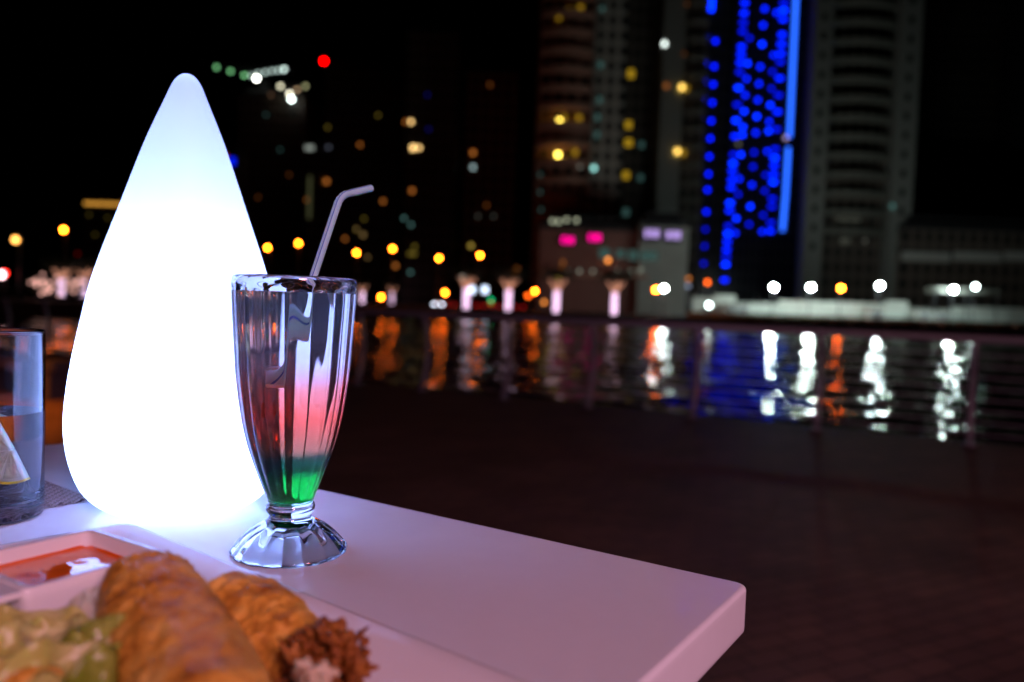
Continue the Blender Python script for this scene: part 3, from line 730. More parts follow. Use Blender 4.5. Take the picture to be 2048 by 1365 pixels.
lights(t, [(826, 296, 4.2), (838, 296, 3), (822, 244, 3)], 215, WARM, 3.0)
lights(t, [(824, 382, 3.4), (791, 532, 3.2), (811, 244, 2.5), (766, 403, 2.8)], 215, ORG, 1.6)
lights(t, [(808, 437), (822, 450), (821, 545)], 215, TEAL, 1.0)
lights(t, [(824, 508, 8, 3), (829, 494, 3)], 215, YEL, .35)
lights(t, [(857, 259), (855, 190)], 215, (.02, .02, .6), .5)
t = tower(918, 1022, 225, 140, 'dark reddish tower left of the balcony block', F_RED)
lights(t, [(946, 306, 3.4)], 225, ORG, 1.8); lights(t, [(946, 335, 3.4)], 225, (.5, .7, .7), 2.2)
lights(t, [(942, 492, 3.2)], 225, (.7, .5, .08), 1.8)
lights(t, [(973, 411), (980, 170, 2.5)], 225, ORG, .5); lights(t, [(956, 433), (987, 433)], 225, GRY, .3)
t = tower(60, 160, 300, 420, 'low dark block behind the trees at far left', F_DARK, cat='building', name='building')
t = tower(165, 300, 260, 392, 'dark hotel block with a glowing amber roof band', F_DARK, cat='building', name='building')
lights(t, [(172+i*8.5, 407+i*.3, 2.7, 3) for i in range(9)], 260, (1, .45, .06), 2.2, name='roof_light')
lights(t, [(178, 430), (215, 436), (190, 470)], 260, YEL, .15); lights(t, [(155, 508)], 260, (.5, 0, 0), .5)
t = tower(440, 468, 250, 300, 'slim tower with a blue lit crown beside the glowing lamp', F_DARK)
lights(t, [(464, 323, 6, 7)], 250, BLU, 2.5, name='blue_crown'); lights(t, [(452, 311, 2)], 250, (.6, 0, .1), 1.5)

# balcony block (centre)
t = tower(1062, 1168, 185, -140, 'tall apartment block with warm curved balconies and yellow windows', F_RED, cat='apartment block')
z0 = P(1100, 440, 185).z
balconies(t, 1064, 1166, 185, z0, 110, 4.15, 1.5, 2.2, SLABW, 1.1)
lights(t, [(1119, 243, 4), (1116, 310, 4)], 182, YEL, 9, name='lit_window')
lights(t, [(1118, 32, 4, 8), (1139, 24, 4, 8), (1161, 17, 5, 6), (1128, 236, 5), (1158, 236, 5), (1150, 305, 5, 6)], 184, (.75, .42, .02), .8)
lights(t, [(1080, 350), (1082, 420), (1080, 385)], 185, TEAL, .35)
t2 = tower(1170, 1232, 184, -140, 'pale stair tower with small dark windows right of the curved balconies', F_GREY, cat='apartment block')
lights(t2, [(1188, 337, 3.4)], 184, TEAL, 3.2); lights(t2, [(1160, 333, 3)], 184, GRY, .8); lights(t2, [(1201, 130, 5), (1199, 200, 5), (1195, 235, 5), (1194, 270, 5), (1205, 18, 4)], 184, TEAL, .25)
t3 = tower(1234, 1296, 196, -140, 'dark set back wing with a column of yellow windows', F_DARK, cat='apartment block')
lights(t3, [(1262, 148, 6, 8), (1257, 250, 6, 7), (1257, 286, 7, 7), (1252, 351, 6, 7)], 196, (.75, .45, .02), 1.0); lights(t3, [(1283, 290, 5), (1281, 356, 5), (1252, 425, 6)], 196, TEAL, .22)
t4 = tower(1300, 1392, 190, -140, 'tall block with a pale corner column left of the blue lit towers', F_DARK, cat='apartment block')
x = P(1303, 600, 190).x; bm = B(); box(bm, x, x+5, 188.6, 189.98, FG, t4['zt']-1); part('corner_column', bm, F_WHITE, t4)
balconies(t4, 1352, 1392, 190, P(1370, 440, 190).z, 110, 4.15, 1.2, .6, SLAB, .9)
lights(t4, [(1329, 88, 3.2)], 188.6, (.7, .8, .75), 5, name='lit_window')
lights(t4, [(1364, 175, 4), (1355, 303, 4)], 188, (1, .62, .12), 3.5); lights(t4, [(1333, 172, 4)], 188.6, ORG, .8); lights(t4, [(1372, 177, 5), (1366, 306, 5)], 188, (.75, .42, .02), .9)
lights(t4, [(1368, 108), (1374, 8)], 188, ORG, .25)
# podium with pink signs
pd = tower(1075, 1272, 168, 452, 'low warm podium building carrying two glowing pink signs', mat('podium_warm', (.28, .14, .12), .7, var=.2, scale=.3), 14, 'building', 'building')
lights(pd, [(1105, 443, 3), (1117, 444, 3), (1133, 440, 3), (1153, 441, 3)], 168, (.75, .8, .55), 2.0, name='roof_light')
lights(pd, [(1209, 507, 11, 10), (1241, 508, 9, 8), (1266, 511, 9, 10), (1298, 510, 17, 9)], 168, (.2, .42, .38), .35)
lights(pd, [(1136, 543, 2.4), (1159, 543, 2.6), (1186, 543, 2.4), (1234, 541, 2.4), (1262, 542, 2.4), (1281, 541, 2.6)], 166, (.7, .75, .6), 1.0, name='canopy_light')
lights(pd, [(1216, 521, 3.4)], 166, ORG, 4); lights(pd, [(1126, 525, 3), (1124, 535, 3), (1027, 545, 3), (1034, 538, 3), (1085, 546, 2.6)], 166, ORG, .9)
x0, x1 = P(1080, 600, 168).x, P(1290, 600, 168).x; bm = B(); box(bm, x0, x1, 165.2, 167.98, P(1180, 556, 168).z, P(1180, 548, 168).z); part('canopy', bm, SLABW, pd)
def letters(root, cx, cy, Y, wpx, hpx, n, mtl, seed):
    random.seed(seed); k = MP(Y); c = P(cx, cy, Y)
    for i in range(n):
        x = c.x + (i-(n-1)/2)*wpx*2/n*k; hh = hpx*k; ww = wpx/n*k*.62; th = ww*.45; bm = B()
        box(bm, x-ww, x-ww+th, Y-.5, Y-.3, c.z-hh, c.z+hh)
        if i % 3 != 1: box(bm, x+ww-th, x+ww, Y-.5, Y-.3, c.z-hh, c.z+hh)
        for q in ((1, 0, -1), (1, -1), (0, 1))[i % 3]: box(bm, x-ww+th, x+ww-(th if i % 3 != 1 else 0), Y-.5, Y-.3, c.z+q*(hh-th*.5)-th*.5, c.z+q*(hh-th*.5)+th*.5)
        part('glyph', bm, mtl, root)
PINK = emit((1.0, .0, .28), 4.5); VIO = emit((.62, .42, 1.0), 2.4)
for px, py, lab in ((1135, 481, 'left one of the two glowing pink signs on the podium'), (1189, 476, 'right one of the two glowing pink signs on the podium')):
    s = empty('sign', P(px, py, 167.4), lab, 'sign', 'pink signs'); bm = B(); k = MP(167.4); q = P(px, py, 167.4)
    box(bm, q.x-15*k, q.x+15*k, 167.5, 167.9, q.z-9*k, q.z+9*k); part('back_panel', bm, METAL, s); letters(s, px, py, 167.9, 12, 6, 4, PINK, px)
wb = tower(1274, 1372, 166, 445, 'pale podium block carrying two violet lit signs', mat('podium_pale', (.40, .42, .38), .7, var=.15, scale=.3), 14, 'building', 'building')
lights(wb, [(1298, 512, 17, 9)], 166, (.2, .42, .38), .35)
for px, py, lab in ((1303, 471, 'left violet lit sign on the pale podium block'), (1346, 474, 'right violet lit sign on the pale podium block')):
    s = empty('sign', P(px, py, 165.4), lab, 'sign', 'violet signs'); bm = B(); k = MP(165.4); q = P(px, py, 165.4)
    box(bm, q.x-17*k, q.x+17*k, 165.5, 165.9, q.z-12*k, q.z+12*k); part('back_panel', bm, METAL, s); letters(s, px, py-3, 165.9, 14, 7, 4, VIO, px)

# blue LED towers
tl = tower(1372, 1437, 198, -150, 'dark tower with short rows of blue lights left of the big blue tower', F_GLASS)
tm = tower(1440, 1600, 200, -150, 'tall dark tower patterned with blue LED dots and one long blue line', F_GLASS)
Z = lambda x, y: (1350+x/2.275, y/2.275)
LEDM = quiet(emit((.0, .012, 1.0), 4.2)); LEDB = quiet(emit((.0, .02, 1.0), 6.5)); LEDN = quiet(emit((.0, .008, 1.0), 2.2)); LEDD = quiet(emit((.0, .008, 1.0), 5.5)); LEDX = quiet(emit((0, .005, 1.0), 1.8)); LINE = quiet(emit((.02, .13, 1.0), 2.2))
def led(t, x, y, Y, m, w_=3.2, h_=3.0, name='led_bar'):
    if m is LEDM: m = (LEDM, LEDB, LEDN, LEDM)[int(x*7+y*3) % 4]
    px, py = Z(x, y); p = P(px, py, Y); k = MP(Y); bm = B(); box(bm, p.x-w_*k, p.x+w_*k, Y-.35, Y-.05, p.z-h_*k, p.z+h_*k); part(name, bm, m, t)
for i, y in enumerate((175, 290, 372, 455, 538, 618, 700, 780, 865, 965, 1045, 1122, 1200)):
    x = 152-.052*y
    if y != 865: led(tl, x, y, 198, LEDM if y < 1000 else LEDD, 3.6)
    led(tl, x+40, y+14 if y < 850 else y, 198, LEDD if y < 1000 else LEDX, 2.6)
    if y < 900: led(tl, x-42, y-6, 198, LEDX, 2.6)
led(tl, 165, 18, 198, LEDM, 4, 14)
A_on = [15, 62, 105, 145, 215, 250, 287, 330, 402, 478, 550, 622, 705, 745, 780, 820, 855, 925, 960, 1030, 1065, 1100, 1137, 1170, 1205, 1275]
A_off = [175, 290, 360, 435, 508, 580, 615, 705, 815, 885, 995, 1062]
for y in A_on: led(tm, 318-.0735*y, y, 200, LEDM, 5.2, 2.8)
for y in A_off: led(tm, 350-.0720*y, y, 200, LEDM)
for x, y in ((407, 42), (400, 117), (395, 204), (387, 306), (381, 383), (376, 457), (371, 532), (366, 606), (359, 695), (354, 760), (349, 843), (342, 941), (336, 1022)): led(tm, x, y, 200, LEDM, 3.2, 3.2)
for y in (15, 50, 90, 160, 203, 245, 283, 358, 435, 510, 590, 680, 720, 755, 795, 830, 905, 942, 1015, 1053): led(tm, 496-.0600*y, y, 200, LEDM, 5.6, 2.8)
for y in (60, 253, 328, 405, 480, 555, 598, 690, 798, 870, 980, 1055): led(tm, 464-.0650*y, y, 200, LEDM)
def ledline(t, pl, Y, wpx=3.6):
    bm = B(); pp = [P(*Z(x, y), Y-.4) for x, y in pl]; k = wpx*MP(Y)
    for a, b_ in zip(pp, pp[1:]):
        v = [bm.verts.new((q.x+sx*k, Y-.4+sy*.12, q.z)) for q in (a, b_) for sx, sy in ((-1, -1), (1, -1), (1, 1), (-1, 1))]
        for f in ((0, 1, 2, 3), (7, 6, 5, 4), (0, 4, 5, 1), (1, 5, 6, 2), (2, 6, 7, 3), (3, 7, 4, 0)): bm.faces.new([v[i] for i in f])
    part('led_line', bm, LINE, t)
ledline(tm, [(556, -120), (521, 625)], 200); ledline(tm, [(516, 672), (504, 880)], 200); ledline(tm, [(504, 882), (489, 1052)], 200)
lights(tm, [(1572, 276, 3)], 199.5, (.6, .45, .8), 2.2); lights(tm, [(1477, 288, 3)], 199.5, GRY, .6)

# tower with white columns, far right
tr_ = tower(1636, 1800, 178, -160, 'wide balcony tower framed by two pale columns right of the blue tower', F_DARK, 11)
for a, b_ in ((1590, 1626), (1756, 1798)):
    x0, x1 = P(a, 600, 178).x, P(b_, 600, 178).x; bm = B(); box(bm, x0, x1, 174.5, 177.98, FG, tr_['zt']-1); col_ = part('column', bm, F_WHITE, tr_)
    bm = B(); zc = 15
    xm = (x0+x1)/2
    while zc < tr_['zt']-4: box(bm, xm-.55, xm+.55, 174.42, 174.49, zc, zc+1.5); zc += 4.1
    part('small_windows', bm, mat('dark_window_%d' % a, (.02, .02, .02), .3), tr_)['kind'] = 'stuff'
balconies(tr_, 1628, 1754, 178, P(1700, 470, 178).z, 110, 4.1, 1.6, 2.0, SLAB, 1.1)
lights(tr_, [(1697, 439, 24, 4), (1690, 482, 10, 6)], 178, (.45, .48, .38), .16); lights(tr_, [(1730, 482, 4)], 178, GRY, .2); lights(tr_, [(1785, 413, 4)], 174.3, TEAL, .5)
# podium and building far right
pr_ = tower(1800, 2140, 172, 455, 'long low podium with a pale lit terrace band at far right', F_DARK, 20, 'building', 'building')
for a, b_ in ((1802, 1896), (1906, 1998), (2008, 2100)):
    q0, q1 = P(a, 512, 171.9), P(b_, 512, 171.9); bm = B(); box(bm, q0.x, q1.x, 170.9, 171.98, q0.z-1.0, q0.z+.9); part('terrace_band', bm, mat('terrace_parapet_%d' % a, (.5, .5, .46), .6), pr_)
tower(1850, 1990, 235, -160, 'very dark tower standing behind the long podium', F_DARK)
tower(2010, 2150, 225, -160, 'dark tower cut by the right edge of the picture', F_GLASS)

# ------------------------------------------------------------------ construction hoarding and site fence on the far bank
HB = mat('white_hoarding', (.58, .62, .56), .6, var=.25, scale=.35)
HO = mat('orange_barrier', (.50, .10, .02), .6, var=.3, scale=.6)
hd = empty('hoarding', (P(1700, 600, 148).x, 148, FG), 'long white site hoarding floodlit along the far bank', 'hoarding')
x = P(1385, 600, 148).x; xe = P(2150, 600, 148).x; i = 0
while x < xe:
    bm = B(); w_ = 4.0; hh = (3.7, 3.7, 3.0, 3.7, 3.7, 4.3, 3.7, 3.0)[i*5 % 8]; box(bm, x+.04, x+w_-.04, 148, 148.15, FG+.25, FG+hh); part('panel', bm, HB, hd)
    bm = B(); box(bm, x-.08, x+.08, 148.16, 148.4, FG, FG+4.3); part('post', bm, METAL, hd); x += w_; i += 1
bl_ = empty('quay_barrier', (P(1700, 600, 131).x, 131, FG), 'low dull orange barrier running along the far quay', 'barrier')
x = P(1375, 600, 131).x; xe = P(2150, 600, 131).x; i = 0
while x < xe:
    bm = B(); box(bm, x+.05, x+2.9, 131, 131.3, FG, FG+1.0); part('segment', bm, HO, bl_); x += 3.0; i += 1
CAB = mat('site_cabin_white', (.36, .36, .33), .6, var=.1, scale=.6); CABD = mat('cabin_door', (.12, .13, .15), .5)
for px0, px1, Y, h, lab in ((1455, 1500, 145, 2.6, 'small white site cabin behind the quay left of the floodlights'), (1742, 1772, 144.5, 2.9, 'bright white site cabin under the third floodlight'), (1840, 1900, 145, 2.6, 'white site cabin beside the rightmost floodlight')):
    x0, x1 = P(px0, 600, Y).x, P(px1, 600, Y).x; cb_ = empty('site_cabin', ((x0+x1)/2, Y, FG), lab, 'cabin', 'site cabins')
    bm = B(); box(bm, x0, x1, Y, Y+2.4, FG+.2, FG+h); part('wall', bm, CAB, cb_)
    bm = B(); box(bm, x0-.1, x1+.1, Y-.1, Y+2.5, FG+h, FG+h+.15); part('roof', bm, METAL, cb_)
    bm = B(); box(bm, x0+.5, x0+1.4, Y-.06, Y-.004, FG+.25, FG+2.1); part('door', bm, CABD, cb_)
    bm = B(); box(bm, x1-1.8, x1-.6, Y-.06, Y-.004, FG+1.1, FG+2.0); part('window', bm, CABD, cb_)

aw = empty('site_canopy', (P(1935, 600, 143).x, 143, FG), 'pale flat canopy catching the light right of the last bright floodlight', 'canopy')
x0, x1 = P(1868, 600, 142).x, P(2000, 600, 142).x; zc = P(1930, 582, 142).z
bm = B(); box(bm, x0, x1, 142, 145, zc-.45, zc+.45); part('canopy_roof', bm, mat('canopy_fabric', (.10, .10, .085), .8), aw)
for x in (x0+.4, (x0+x1)/2, x1-.4):
    bm = B(); box(bm, x-.06, x+.06, 142.2, 142.32, FG, zc-.451); part('leg', bm, METAL, aw)
# floodlights on masts
def mast_light(name, px, py, Y, r, col, s, label, group, cat, arm=False):
    p = P(px, py, Y); t = empty(name, (p.x, Y, FG), label, cat, group)
    bm = B(); tube(bm, [(p.x, Y+.5, FG), (p.x, Y+.5, p.z+.1)], [.12, .07], 8); part('pole', bm, METAL, t)
    if arm: bm = B(); tube(bm, [(p.x, Y+.5, p.z+.1), (p.x, Y+.35, p.z+r+.3), (p.x, Y, p.z+r+.1)], .05, 6); part('arm', bm, METAL, t)
    bm = B(); box(bm, p.x-r*.9, p.x+r*.9, Y+r+.03, Y+r+.2, p.z-r*.7, p.z+r*.7); part('housing', bm, METAL, t)
    bm = B(); ball(bm, (p.x, Y, p.z), r); part('lamp', bm, emit(col, s), t, True)
    return t
WH = (.80, 1.0, .97)
for px, py, r, s, lab in ((1328, 577, .33, 300, 'white floodlight next to an orange lamp left of the blue towers'), (1548, 575, .36, 700, 'white floodlight below the right end of the blue tower'),
        (1622, 575, .36, 700, 'white floodlight below the left pale column'), (1760, 572, .36, 700, 'white floodlight below the right pale column'),
        (1907, 580, .34, 620, 'white floodlight beside the long podium at right'), (1951, 574, .30, 50, 'dimmer white floodlight nearest the right edge')):
    mast_light('floodlight', px, py, 141, r, WH, s, lab, 'floodlights on the far bank', 'floodlight')
mast_light('work_lamp', 1418, 611, 128, .32, WH, 22, 'small low white lamp close to the water left of the blue reflections', None, 'lamp')
AM = [(127, 460, 125, 'lone amber street lamp at far left between tumbler and glowing lamp'), (535, 496, 150, 'amber street lamp just right of the glowing lamp, above the glass rim'),
      (597, 487, 150, 'amber street lamp immediately left of the straw'), (713, 506, 150, 'first amber street lamp right of the straw'), (785, 498, 150, 'second amber street lamp right of the straw'),
      (878, 517, 150, 'third amber street lamp right of the straw'), (960, 511, 150, 'last of the row of amber street lamps right of the straw'),
      (762, 595, 150, 'low amber lamp right of the glass between two pale lit trees'), (890, 586, 148, 'low amber lamp left of the nearest pink lit tree'), (1070, 583, 148, 'bright low amber lamp between two pink lit trees'),
      (1312, 580, 140, 'amber lamp touching the leftmost white floodlight'), (1682, 577, 141, 'orange lamp between the second and third floodlights')]
for px, py, Y, lab in AM:
    br_ = px in (1682, 1312)
    mast_light('street_lamp', px, py, Y, .28 if not br_ else .32, AMB if not br_ else AMBO, 92 if not br_ else 170, lab, 'amber street lamps', 'street lamp', True)
mast_light('street_lamp', 31, 480, 60, .22, (1, .42, .08), 7, 'soft warm lamp near the left edge above the tumbler', None, 'street lamp', True)
for px, py, Y, col, s, lab in ((1056, 592, 146, AMBO, 7, 'dull orange lamp touching the bright low amber lamp'), (1088, 605, 146, ORG, 3.5, 'dim orange lamp left of the third pink lit tree'), (1117, 555, 150, (.6, .48, .05), 4, 'dim yellow lamp over the third pink lit tree'),
        (925, 555, 150, (.6, .55, .45), 3, 'pale lamp over the first pink lit tree'), (1415, 565, 145, AMBO, 7, 'small orange lamp below the blue towers'), (1377, 558, 145, ORG, 1.5, 'dim orange lamp above a greyish one near the site fence'), (1376, 572, 145, (.3, .35, .5), 1.5, 'dim greyish lamp near the site fence')):
    mast_light('small_lamp', px, py, Y, .34, col, s, lab, 'dim lamps on the far bank', 'lamp')
bl_pos = [(785, 622), (895, 626), (907, 627), (922, 627), (1005, 630), (1055, 630), (1104, 631)]
bl_lab = ['bollard light on the quay below the low amber lamp by the glass', 'leftmost of three close bollard lights on the quay', 'middle one of three close bollard lights on the quay', 'rightmost of three close bollard lights on the quay', 'bollard light at the foot of the second pink lit tree', 'bollard light alone between second and third pink lit trees', 'bollard light at the foot of the third pink lit tree']
for (px, py), lab in zip(bl_pos, bl_lab):
    p = P(px, py, 121.5); t = empty('bollard_light', (p.x, 121.5, FG), lab, 'bollard', 'bollard lights on the quay')
    bm = B(); tube(bm, [(p.x, 121.5, FG), (p.x, 121.5, max(p.z-.2, FG+.1))], .1, 8); part('post', bm, METAL, t)
    bm = B(); ball(bm, p, .24); part('lamp', bm, emit((.9, .55, .3), 3.2), t, True)

# ------------------------------------------------------------------ trees wrapped in pink string lights
BARK = mat('bark', (.12, .09, .07), .9, var=.3, scale=3); LEAFM = mat('leaf_dark', (.05, .08, .03), .6, var=.4, scale=1)
STR = emit((.95, .62, .92), 3.4); STR2 = emit((1.0, .42, .26), 1.5)
def lit_tree(seed):
    random.seed(seed)
    t = empty('string_lit_tree', (0, 0, 0), 'x', 'tree')
    bm = B(); tube(bm, [(0, 0, 0), (.05, 0, 1.8), (0, 0, 3.6)], [.36, .30, .30], 12)
    tips = []
    for k in range(5):
        a = k*1.256+.3; tp = Vector((math.cos(a)*1.5, math.sin(a)*1.5, 5.2)); tips.append(tp)
        tube(bm, [(0, 0, 3.5), tp*.45+Vector((0, 0, 2.2)), tp], [.22, .14, .06], 8)
    obj('trunk', bm, BARK, t, True)
    bm = B(); pts = []
    for i in range(15*12+1):
        a = i/12*2*math.pi; z = .15+3.35*i/180; pts.append((math.cos(a)*.42, math.sin(a)*.42, z))
    tube(bm, pts, .055, 5); obj('string_light', bm, STR, t)
    for tp in tips:
        bm = B(); pts = []
        for i in range(6*8+1):
            u = i/48; c_ = Vector((0, 0, 3.5))*(1-u)**2 + (tp*.45+Vector((0, 0, 2.2)))*2*u*(1-u) + tp*u*u; a = i/8*2*math.pi; r = .24*(1-u)+.10
            pts.append(c_ + Vector((math.cos(a)*r, math.sin(a)*r, 0)))
        tube(bm, pts, .045, 5); obj('branch_light', bm, STR2, t)
    bm = B()
    for i in range(1500):
        tp = random.choice(tips); c_ = tp + Vector((random.gauss(0, .8), random.gauss(0, .8), random.gauss(.9, .55))); a = Vector((random.uniform(-1, 1), random.uniform(-1, 1), random.uniform(-1, 1))).normalized()
        s = a.cross(Vector((0, 0, 1))).normalized(); L = random.uniform(.12, .28)
        vs = [bm.verts.new(c_+q) for q in (-a*L, s*L*.4, a*L, -s*L*.4)]; bm.faces.new(vs)
    obj('crown', bm, LEAFM, t)
    return t
proto = lit_tree(5)
TR = [(932, 130, 1.0, 'first tree wrapped in pink string lights, beside two bluish lights'), (1016, 130, 1.0, 'second tree wrapped in pink string lights, with a wide forked top'), (1112, 128, 1.03, 'third tree wrapped in pink string lights, under a dim yellow lamp'),
      (1228, 128, 1.03, 'rightmost tree wrapped in pink string lights, standing alone'), (724, 205, .85, 'small pale lit tree touching the glass edge'), (783, 205, .85, 'small pale lit tree right of the low amber lamp'),
      (122, 85, .62, 'pink lit tree at far left, in front of its cluster'), (168, 88, .66, 'bright pink lit tree nearest the glowing lamp on its left side')]
for i, (px, Y, sc, lab) in enumerate(TR):
    o = proto if i == 0 else copy_tree(proto)
    o.location = (P(px, 625, Y).x, Y, FG if Y > 120 else FG); o.scale = (sc, sc, sc); o.rotation_euler = (0, 0, i*1.1); tag(o, lab, 'tree', 'trees wrapped in string lights')
# far-left headland they stand on
bm = B(); prism(bm, [(-120, 70), (-36, 70), (-30, 92), (-30, 119.4), (-120, 119.4)], -3, FG-.004); tag(obj('left_bank', bm, QUAY), kind='structure')
# fairy light shrubs on the left bank
SHL = emit((1.0, .50, .42), 2.6)
random.seed(21)
for px, py, Y, n, lab in ((75, 566, 84, 9, 'sparse fairy lit shrub at the left end of the pink cluster'), (105, 574, 82, 16, 'dense fairy lit shrub in the pink cluster'), (140, 572, 86, 14, 'fairy lit shrub between two pink lit trees'), (166, 570, 83, 10, 'fairy lit shrub against the edge of the glowing lamp')):
    p = P(px, py, Y); t = empty('lit_shrub', (p.x, Y, FG), lab, 'shrub', 'fairy lit shrubs')
    bm = B(); tube(bm, [(p.x, Y, FG), (p.x, Y, p.z-.2)], [.1, .05], 6); part('trunk', bm, BARK, t)
    bm = B()
    for i in range(500):
        c_ = p + Vector((random.gauss(0, .6), random.gauss(0, .5), random.gauss(0, .45))); a = Vector((random.uniform(-1, 1), random.uniform(-1, 1), random.uniform(-1, 1))).normalized(); s = a.cross(Vector((0, 0, 1))).normalized(); L = .14
        bm.faces.new([bm.verts.new(c_+q) for q in (-a*L, s*L*.4, a*L, -s*L*.4)])
    part('foliage', bm, LEAFM, t)
    bm = B()
    for i in range(n): ball(bm, p+Vector((random.gauss(0, .75), random.uniform(-.8, -.2), random.gauss(0, .45))), .12, 1)
    part('fairy_lights', bm, SHL, t)['kind'] = 'stuff'
# red and white vehicle lamp at the left edge
p = P(2, 549, 70)

# ------------------------------------------------------------------ tower crane with lamps
cr_ = empty('tower_crane', (P(520, 180, 262).x, 270, FG), 'tower crane with a row of pale and green lamps over the unfinished tower', 'crane')
def lattice(bm, a, b_, w_, n):
    a = Vector(a); b_ = Vector(b_); d = (b_-a); L = d.length; d.normalize(); s = d.cross(Vector((0, 1, 0))).normalized()
    o_ = [s*w_/2+Vector((0, w_/2, 0)), -s*w_/2+Vector((0, w_/2, 0)), -s*w_/2-Vector((0, w_/2, 0)), s*w_/2-Vector((0, w_/2, 0))]
    for q in o_: obox(bm, a+q, b_+q, .18, .18)
    for i in range(n):
        for k in range(4): obox(bm, a+d*L*i/n+o_[k], a+d*L*(i+1)/n+o_[(k+1) % 4], .1, .1)
YC = 262
bm = B(); lattice(bm, (P(516, 200, YC).x, 268, 0), (P(516, 200, YC).x, 268, P(516, 150, YC).z), 1.8, 24); part('mast', bm, METAL, cr_)
bm = B(); lattice(bm, P(425, 134, YC), P(575, 150, YC)+Vector((0, 6, 3)), 1.4, 20); part('jib', bm, METAL, cr_)
bm = B(); lattice(bm, P(500, 152, YC), P(575, 137, YC), 1.2, 12); part('counter_jib', bm, METAL, cr_)
GRN = (.18, .55, .22); CW = (.65, .85, .78)
for px, py, r, col, s in ((433, 135, .55, GRN, 2.6), (461, 143, .55, GRN, 2.6), (489, 151, .55, GRN, 3.2), (503, 152, .45, CW, 2.2), (517, 147, .45, CW, 2.4), (530, 145, .45, CW, 2.6), (544, 142, .45, CW, 2.4), (556, 141, .45, CW, 2.6), (568, 139, .55, CW, 4.5), (513, 157, .6, (1, 1, .9), 20)):
    bm = B(); ball(bm, P(px, py, YC-1.2), r); part('lamp', bm, emit(col, s), cr_, True)
c2_ = empty('hoist', (P(583, 190, 262).x, 258, FG), 'lit hoist frame with bright lamps on top of the unfinished tower', 'hoist')
bm = B(); lattice(bm, (P(583, 190, 258).x, 259, P(583, 230, 258).z), (P(583, 190, 258).x, 259, P(583, 170, 258).z), 1.6, 8); lattice(bm, P(555, 172, 259), P(612, 174, 259), 1.0, 8); part('frame', bm, METAL, c2_)
for px, py, r, col, s in ((561, 173, .6, (.9, .85, .6), 3), (579, 188, .6, (.9, .85, .65), 6), (583, 199, .6, (.85, 1, .95), 14), (594, 180, .5, (.6, .4, .22), 2.2), (611, 173, .5, (.5, .5, .25), 2), (542, 190, .5, (.35, .18, .1), .5)):
    bm = B(); ball(bm, P(px, py, 257.5), r); part('lamp', bm, emit(col, s), c2_, True)

# ------------------------------------------------------------------ cars on the far road
PAINTS = [(.25, .27, .3), (.3, .02, .02), (.5, .5, .5), (.05, .06, .1), (.4, .35, .3)]
GLS = mat('car_window', (.02, .02, .025), .1); TYR = mat('tyre_rubber', (.02, .02, .02), .9); RIM = mat('rim_alloy', (.4, .4, .4), .3, metal=1)
HL = emit((.72, .82, 1.0), 10); TL = emit((1.0, .0, .0), .9)
def car(px, Y, yaw, paint, label, lampm, on_front):
    p = P(px, 620, Y); t = empty('parked_car', (p.x, Y, FG+.004), label, 'car', 'cars on the far road'); t.rotation_euler = (0, 0, yaw)
    W = .9
    def loft(pl, w_, nm, m):
        bm = B(); a = [bm.verts.new((x, -w_, z)) for x, z in pl]; b_ = [bm.verts.new((x, w_, z)) for x, z in pl]; N = len(pl)
        bm.faces.new(a); bm.faces.new(b_[::-1])
        for i in range(N): bm.faces.new((a[i], b_[i], b_[(i+1) % N], a[(i+1) % N]))
        bmesh.ops.recalc_face_normals(bm, faces=bm.faces); bmesh.ops.bevel(bm, geom=bm.edges[:], offset=.05, segments=2, affect='EDGES'); return obj(nm, bm, m, t)
    loft([(-2.2, .3), (2.2, .3), (2.25, .65), (2.1, .85), (1.1, .98), (-1.7, 1.0), (-2.2, .92), (-2.25, .6)], W, 'body', paint)
    loft([(1.0, .96), (.35, 1.42), (-1.0, 1.45), (-1.75, .98)], W*.86, 'cabin', GLS)
    loft([(.30, 1.41), (-.95, 1.44), (-1.05, 1.49), (.25, 1.47)], W*.80, 'roof', paint)
    for x in (-1.35, 1.35):
        for y in (-.82, .82):
            bm = B(); tube(bm, [(x, y-.1, .32), (x, y+.1, .32)], .32, 18); wh = obj('wheel', bm, TYR, t)
            bm = B(); tube(bm, [(x, y-.11, .32), (x, y+.11, .32)], .19, 12); obj('rim', bm, RIM, wh)
    sx = 1 if on_front else -1
    for y in (-.66, .66):
        bm = B(); ball(bm, (sx*2.2, y, .72), .24, 2, (.4, 1, .75)); obj('headlight' if on_front else 'tail_light', bm, lampm, t)
pm_ = [mat('car_paint_%d' % i, c, .3, coat=.6) for i, c in enumerate(PAINTS)]
car(876, 145, -math.pi/2+.1, pm_[0], 'car facing the water with two white headlights on', HL, True)
car(964, 144, math.pi/2-.1, pm_[1], 'car with red tail lights between first and second pink lit trees', TL, False)
car(992, 147, math.pi/2, pm_[2], 'car with red tail lights just left of the second pink lit tree', TL, False)
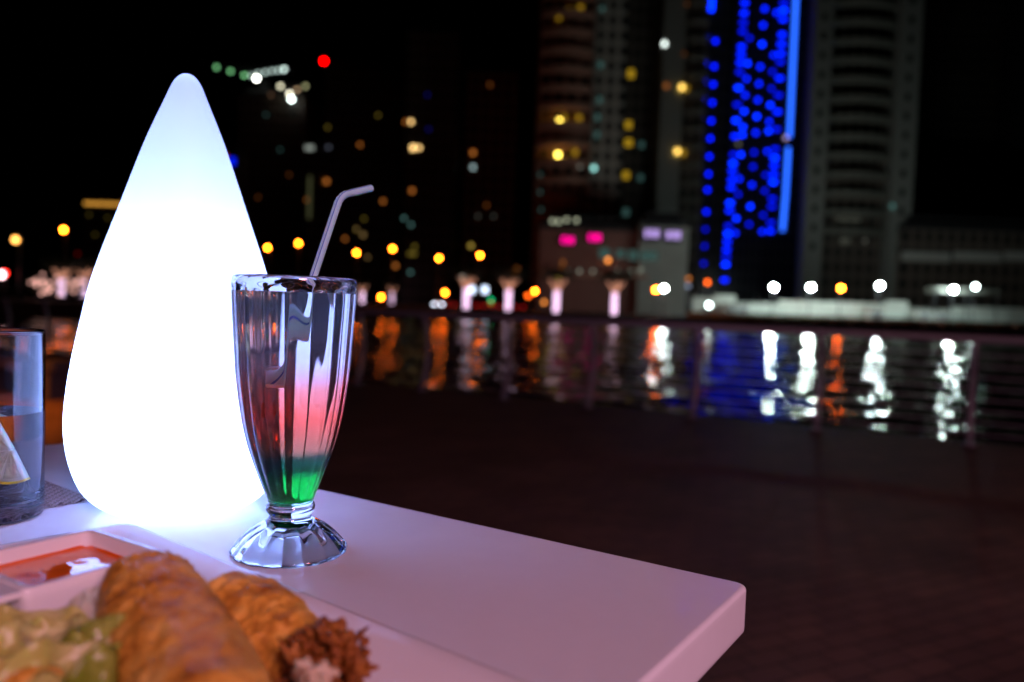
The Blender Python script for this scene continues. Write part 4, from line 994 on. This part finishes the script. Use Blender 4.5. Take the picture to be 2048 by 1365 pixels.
car(1036, 144, math.pi/2+.1, pm_[3], 'car with red tail lights right of the second pink lit tree', TL, False)
car(903, 148, math.pi/2, pm_[4], 'car with red tail lights left of the first pink lit tree', TL, False)
# bluish twin display lights
for px, lab in ((944, 'left one of two bluish square lights beside the first pink lit tree'), (970, 'right one of two bluish square lights beside the first pink lit tree')):
    p = P(px, 580, 150); t = empty('light_box', (p.x, 150, FG), lab, 'sign', 'bluish light boxes')
    bm = B(); tube(bm, [(p.x, 150.2, FG), (p.x, 150.2, p.z)], .08, 6); part('pole', bm, METAL, t)
    bm = B(); box(bm, p.x-.5, p.x+.5, 149.85, 150.05, p.z-.6, p.z+.6); part('screen', bm, emit((.65, .78, 1.0), 3.2), t)
    bm = B(); box(bm, p.x-.56, p.x+.56, 150.06, 150.2, p.z-.66, p.z+.66); part('frame', bm, METAL, t)
# traffic light
p = P(982, 600, 142); t = empty('traffic_light', (p.x, 142, FG), 'traffic light showing green between the first two pink lit trees', 'traffic light')
bm = B(); tube(bm, [(p.x, 142.3, FG), (p.x, 142.3, p.z+.4)], .07, 6); part('pole', bm, METAL, t)
bm = B(); box(bm, p.x-.3, p.x+.3, 142.02, 142.25, p.z-.9, p.z+.5); part('housing', bm, METAL, t)
bm = B(); ball(bm, (p.x, 141.95, p.z), .3); part('green_lamp', bm, emit((.0, .6, .2), 3), t); bm = B(); ball(bm, (p.x, 141.95, p.z-.6), .22); part('amber_lamp', bm, emit((.6, .3, .02), 2.2), t)
# red and white lamp at the left edge
t = empty('warning_lamp', (P(3, 549, 60).x, 60, FG), 'pinkish white and red lamp cut by the left edge', 'lamp'); t.location.z = -1.5
bm = B(); tube(bm, [(P(4, 549, 60).x, 60.3, -1.5), (P(4, 549, 60).x, 60.3, P(4, 549, 60).z)], .08, 6); part('pole', bm, METAL, t)
bm = B(); ball(bm, P(2, 550, 59.6), .25); part('white_lamp', bm, emit((1, .6, .65), 9), t); bm = B(); ball(bm, P(9, 547, 60), .2); part('red_lamp', bm, emit((1, .02, .01), 8), t)
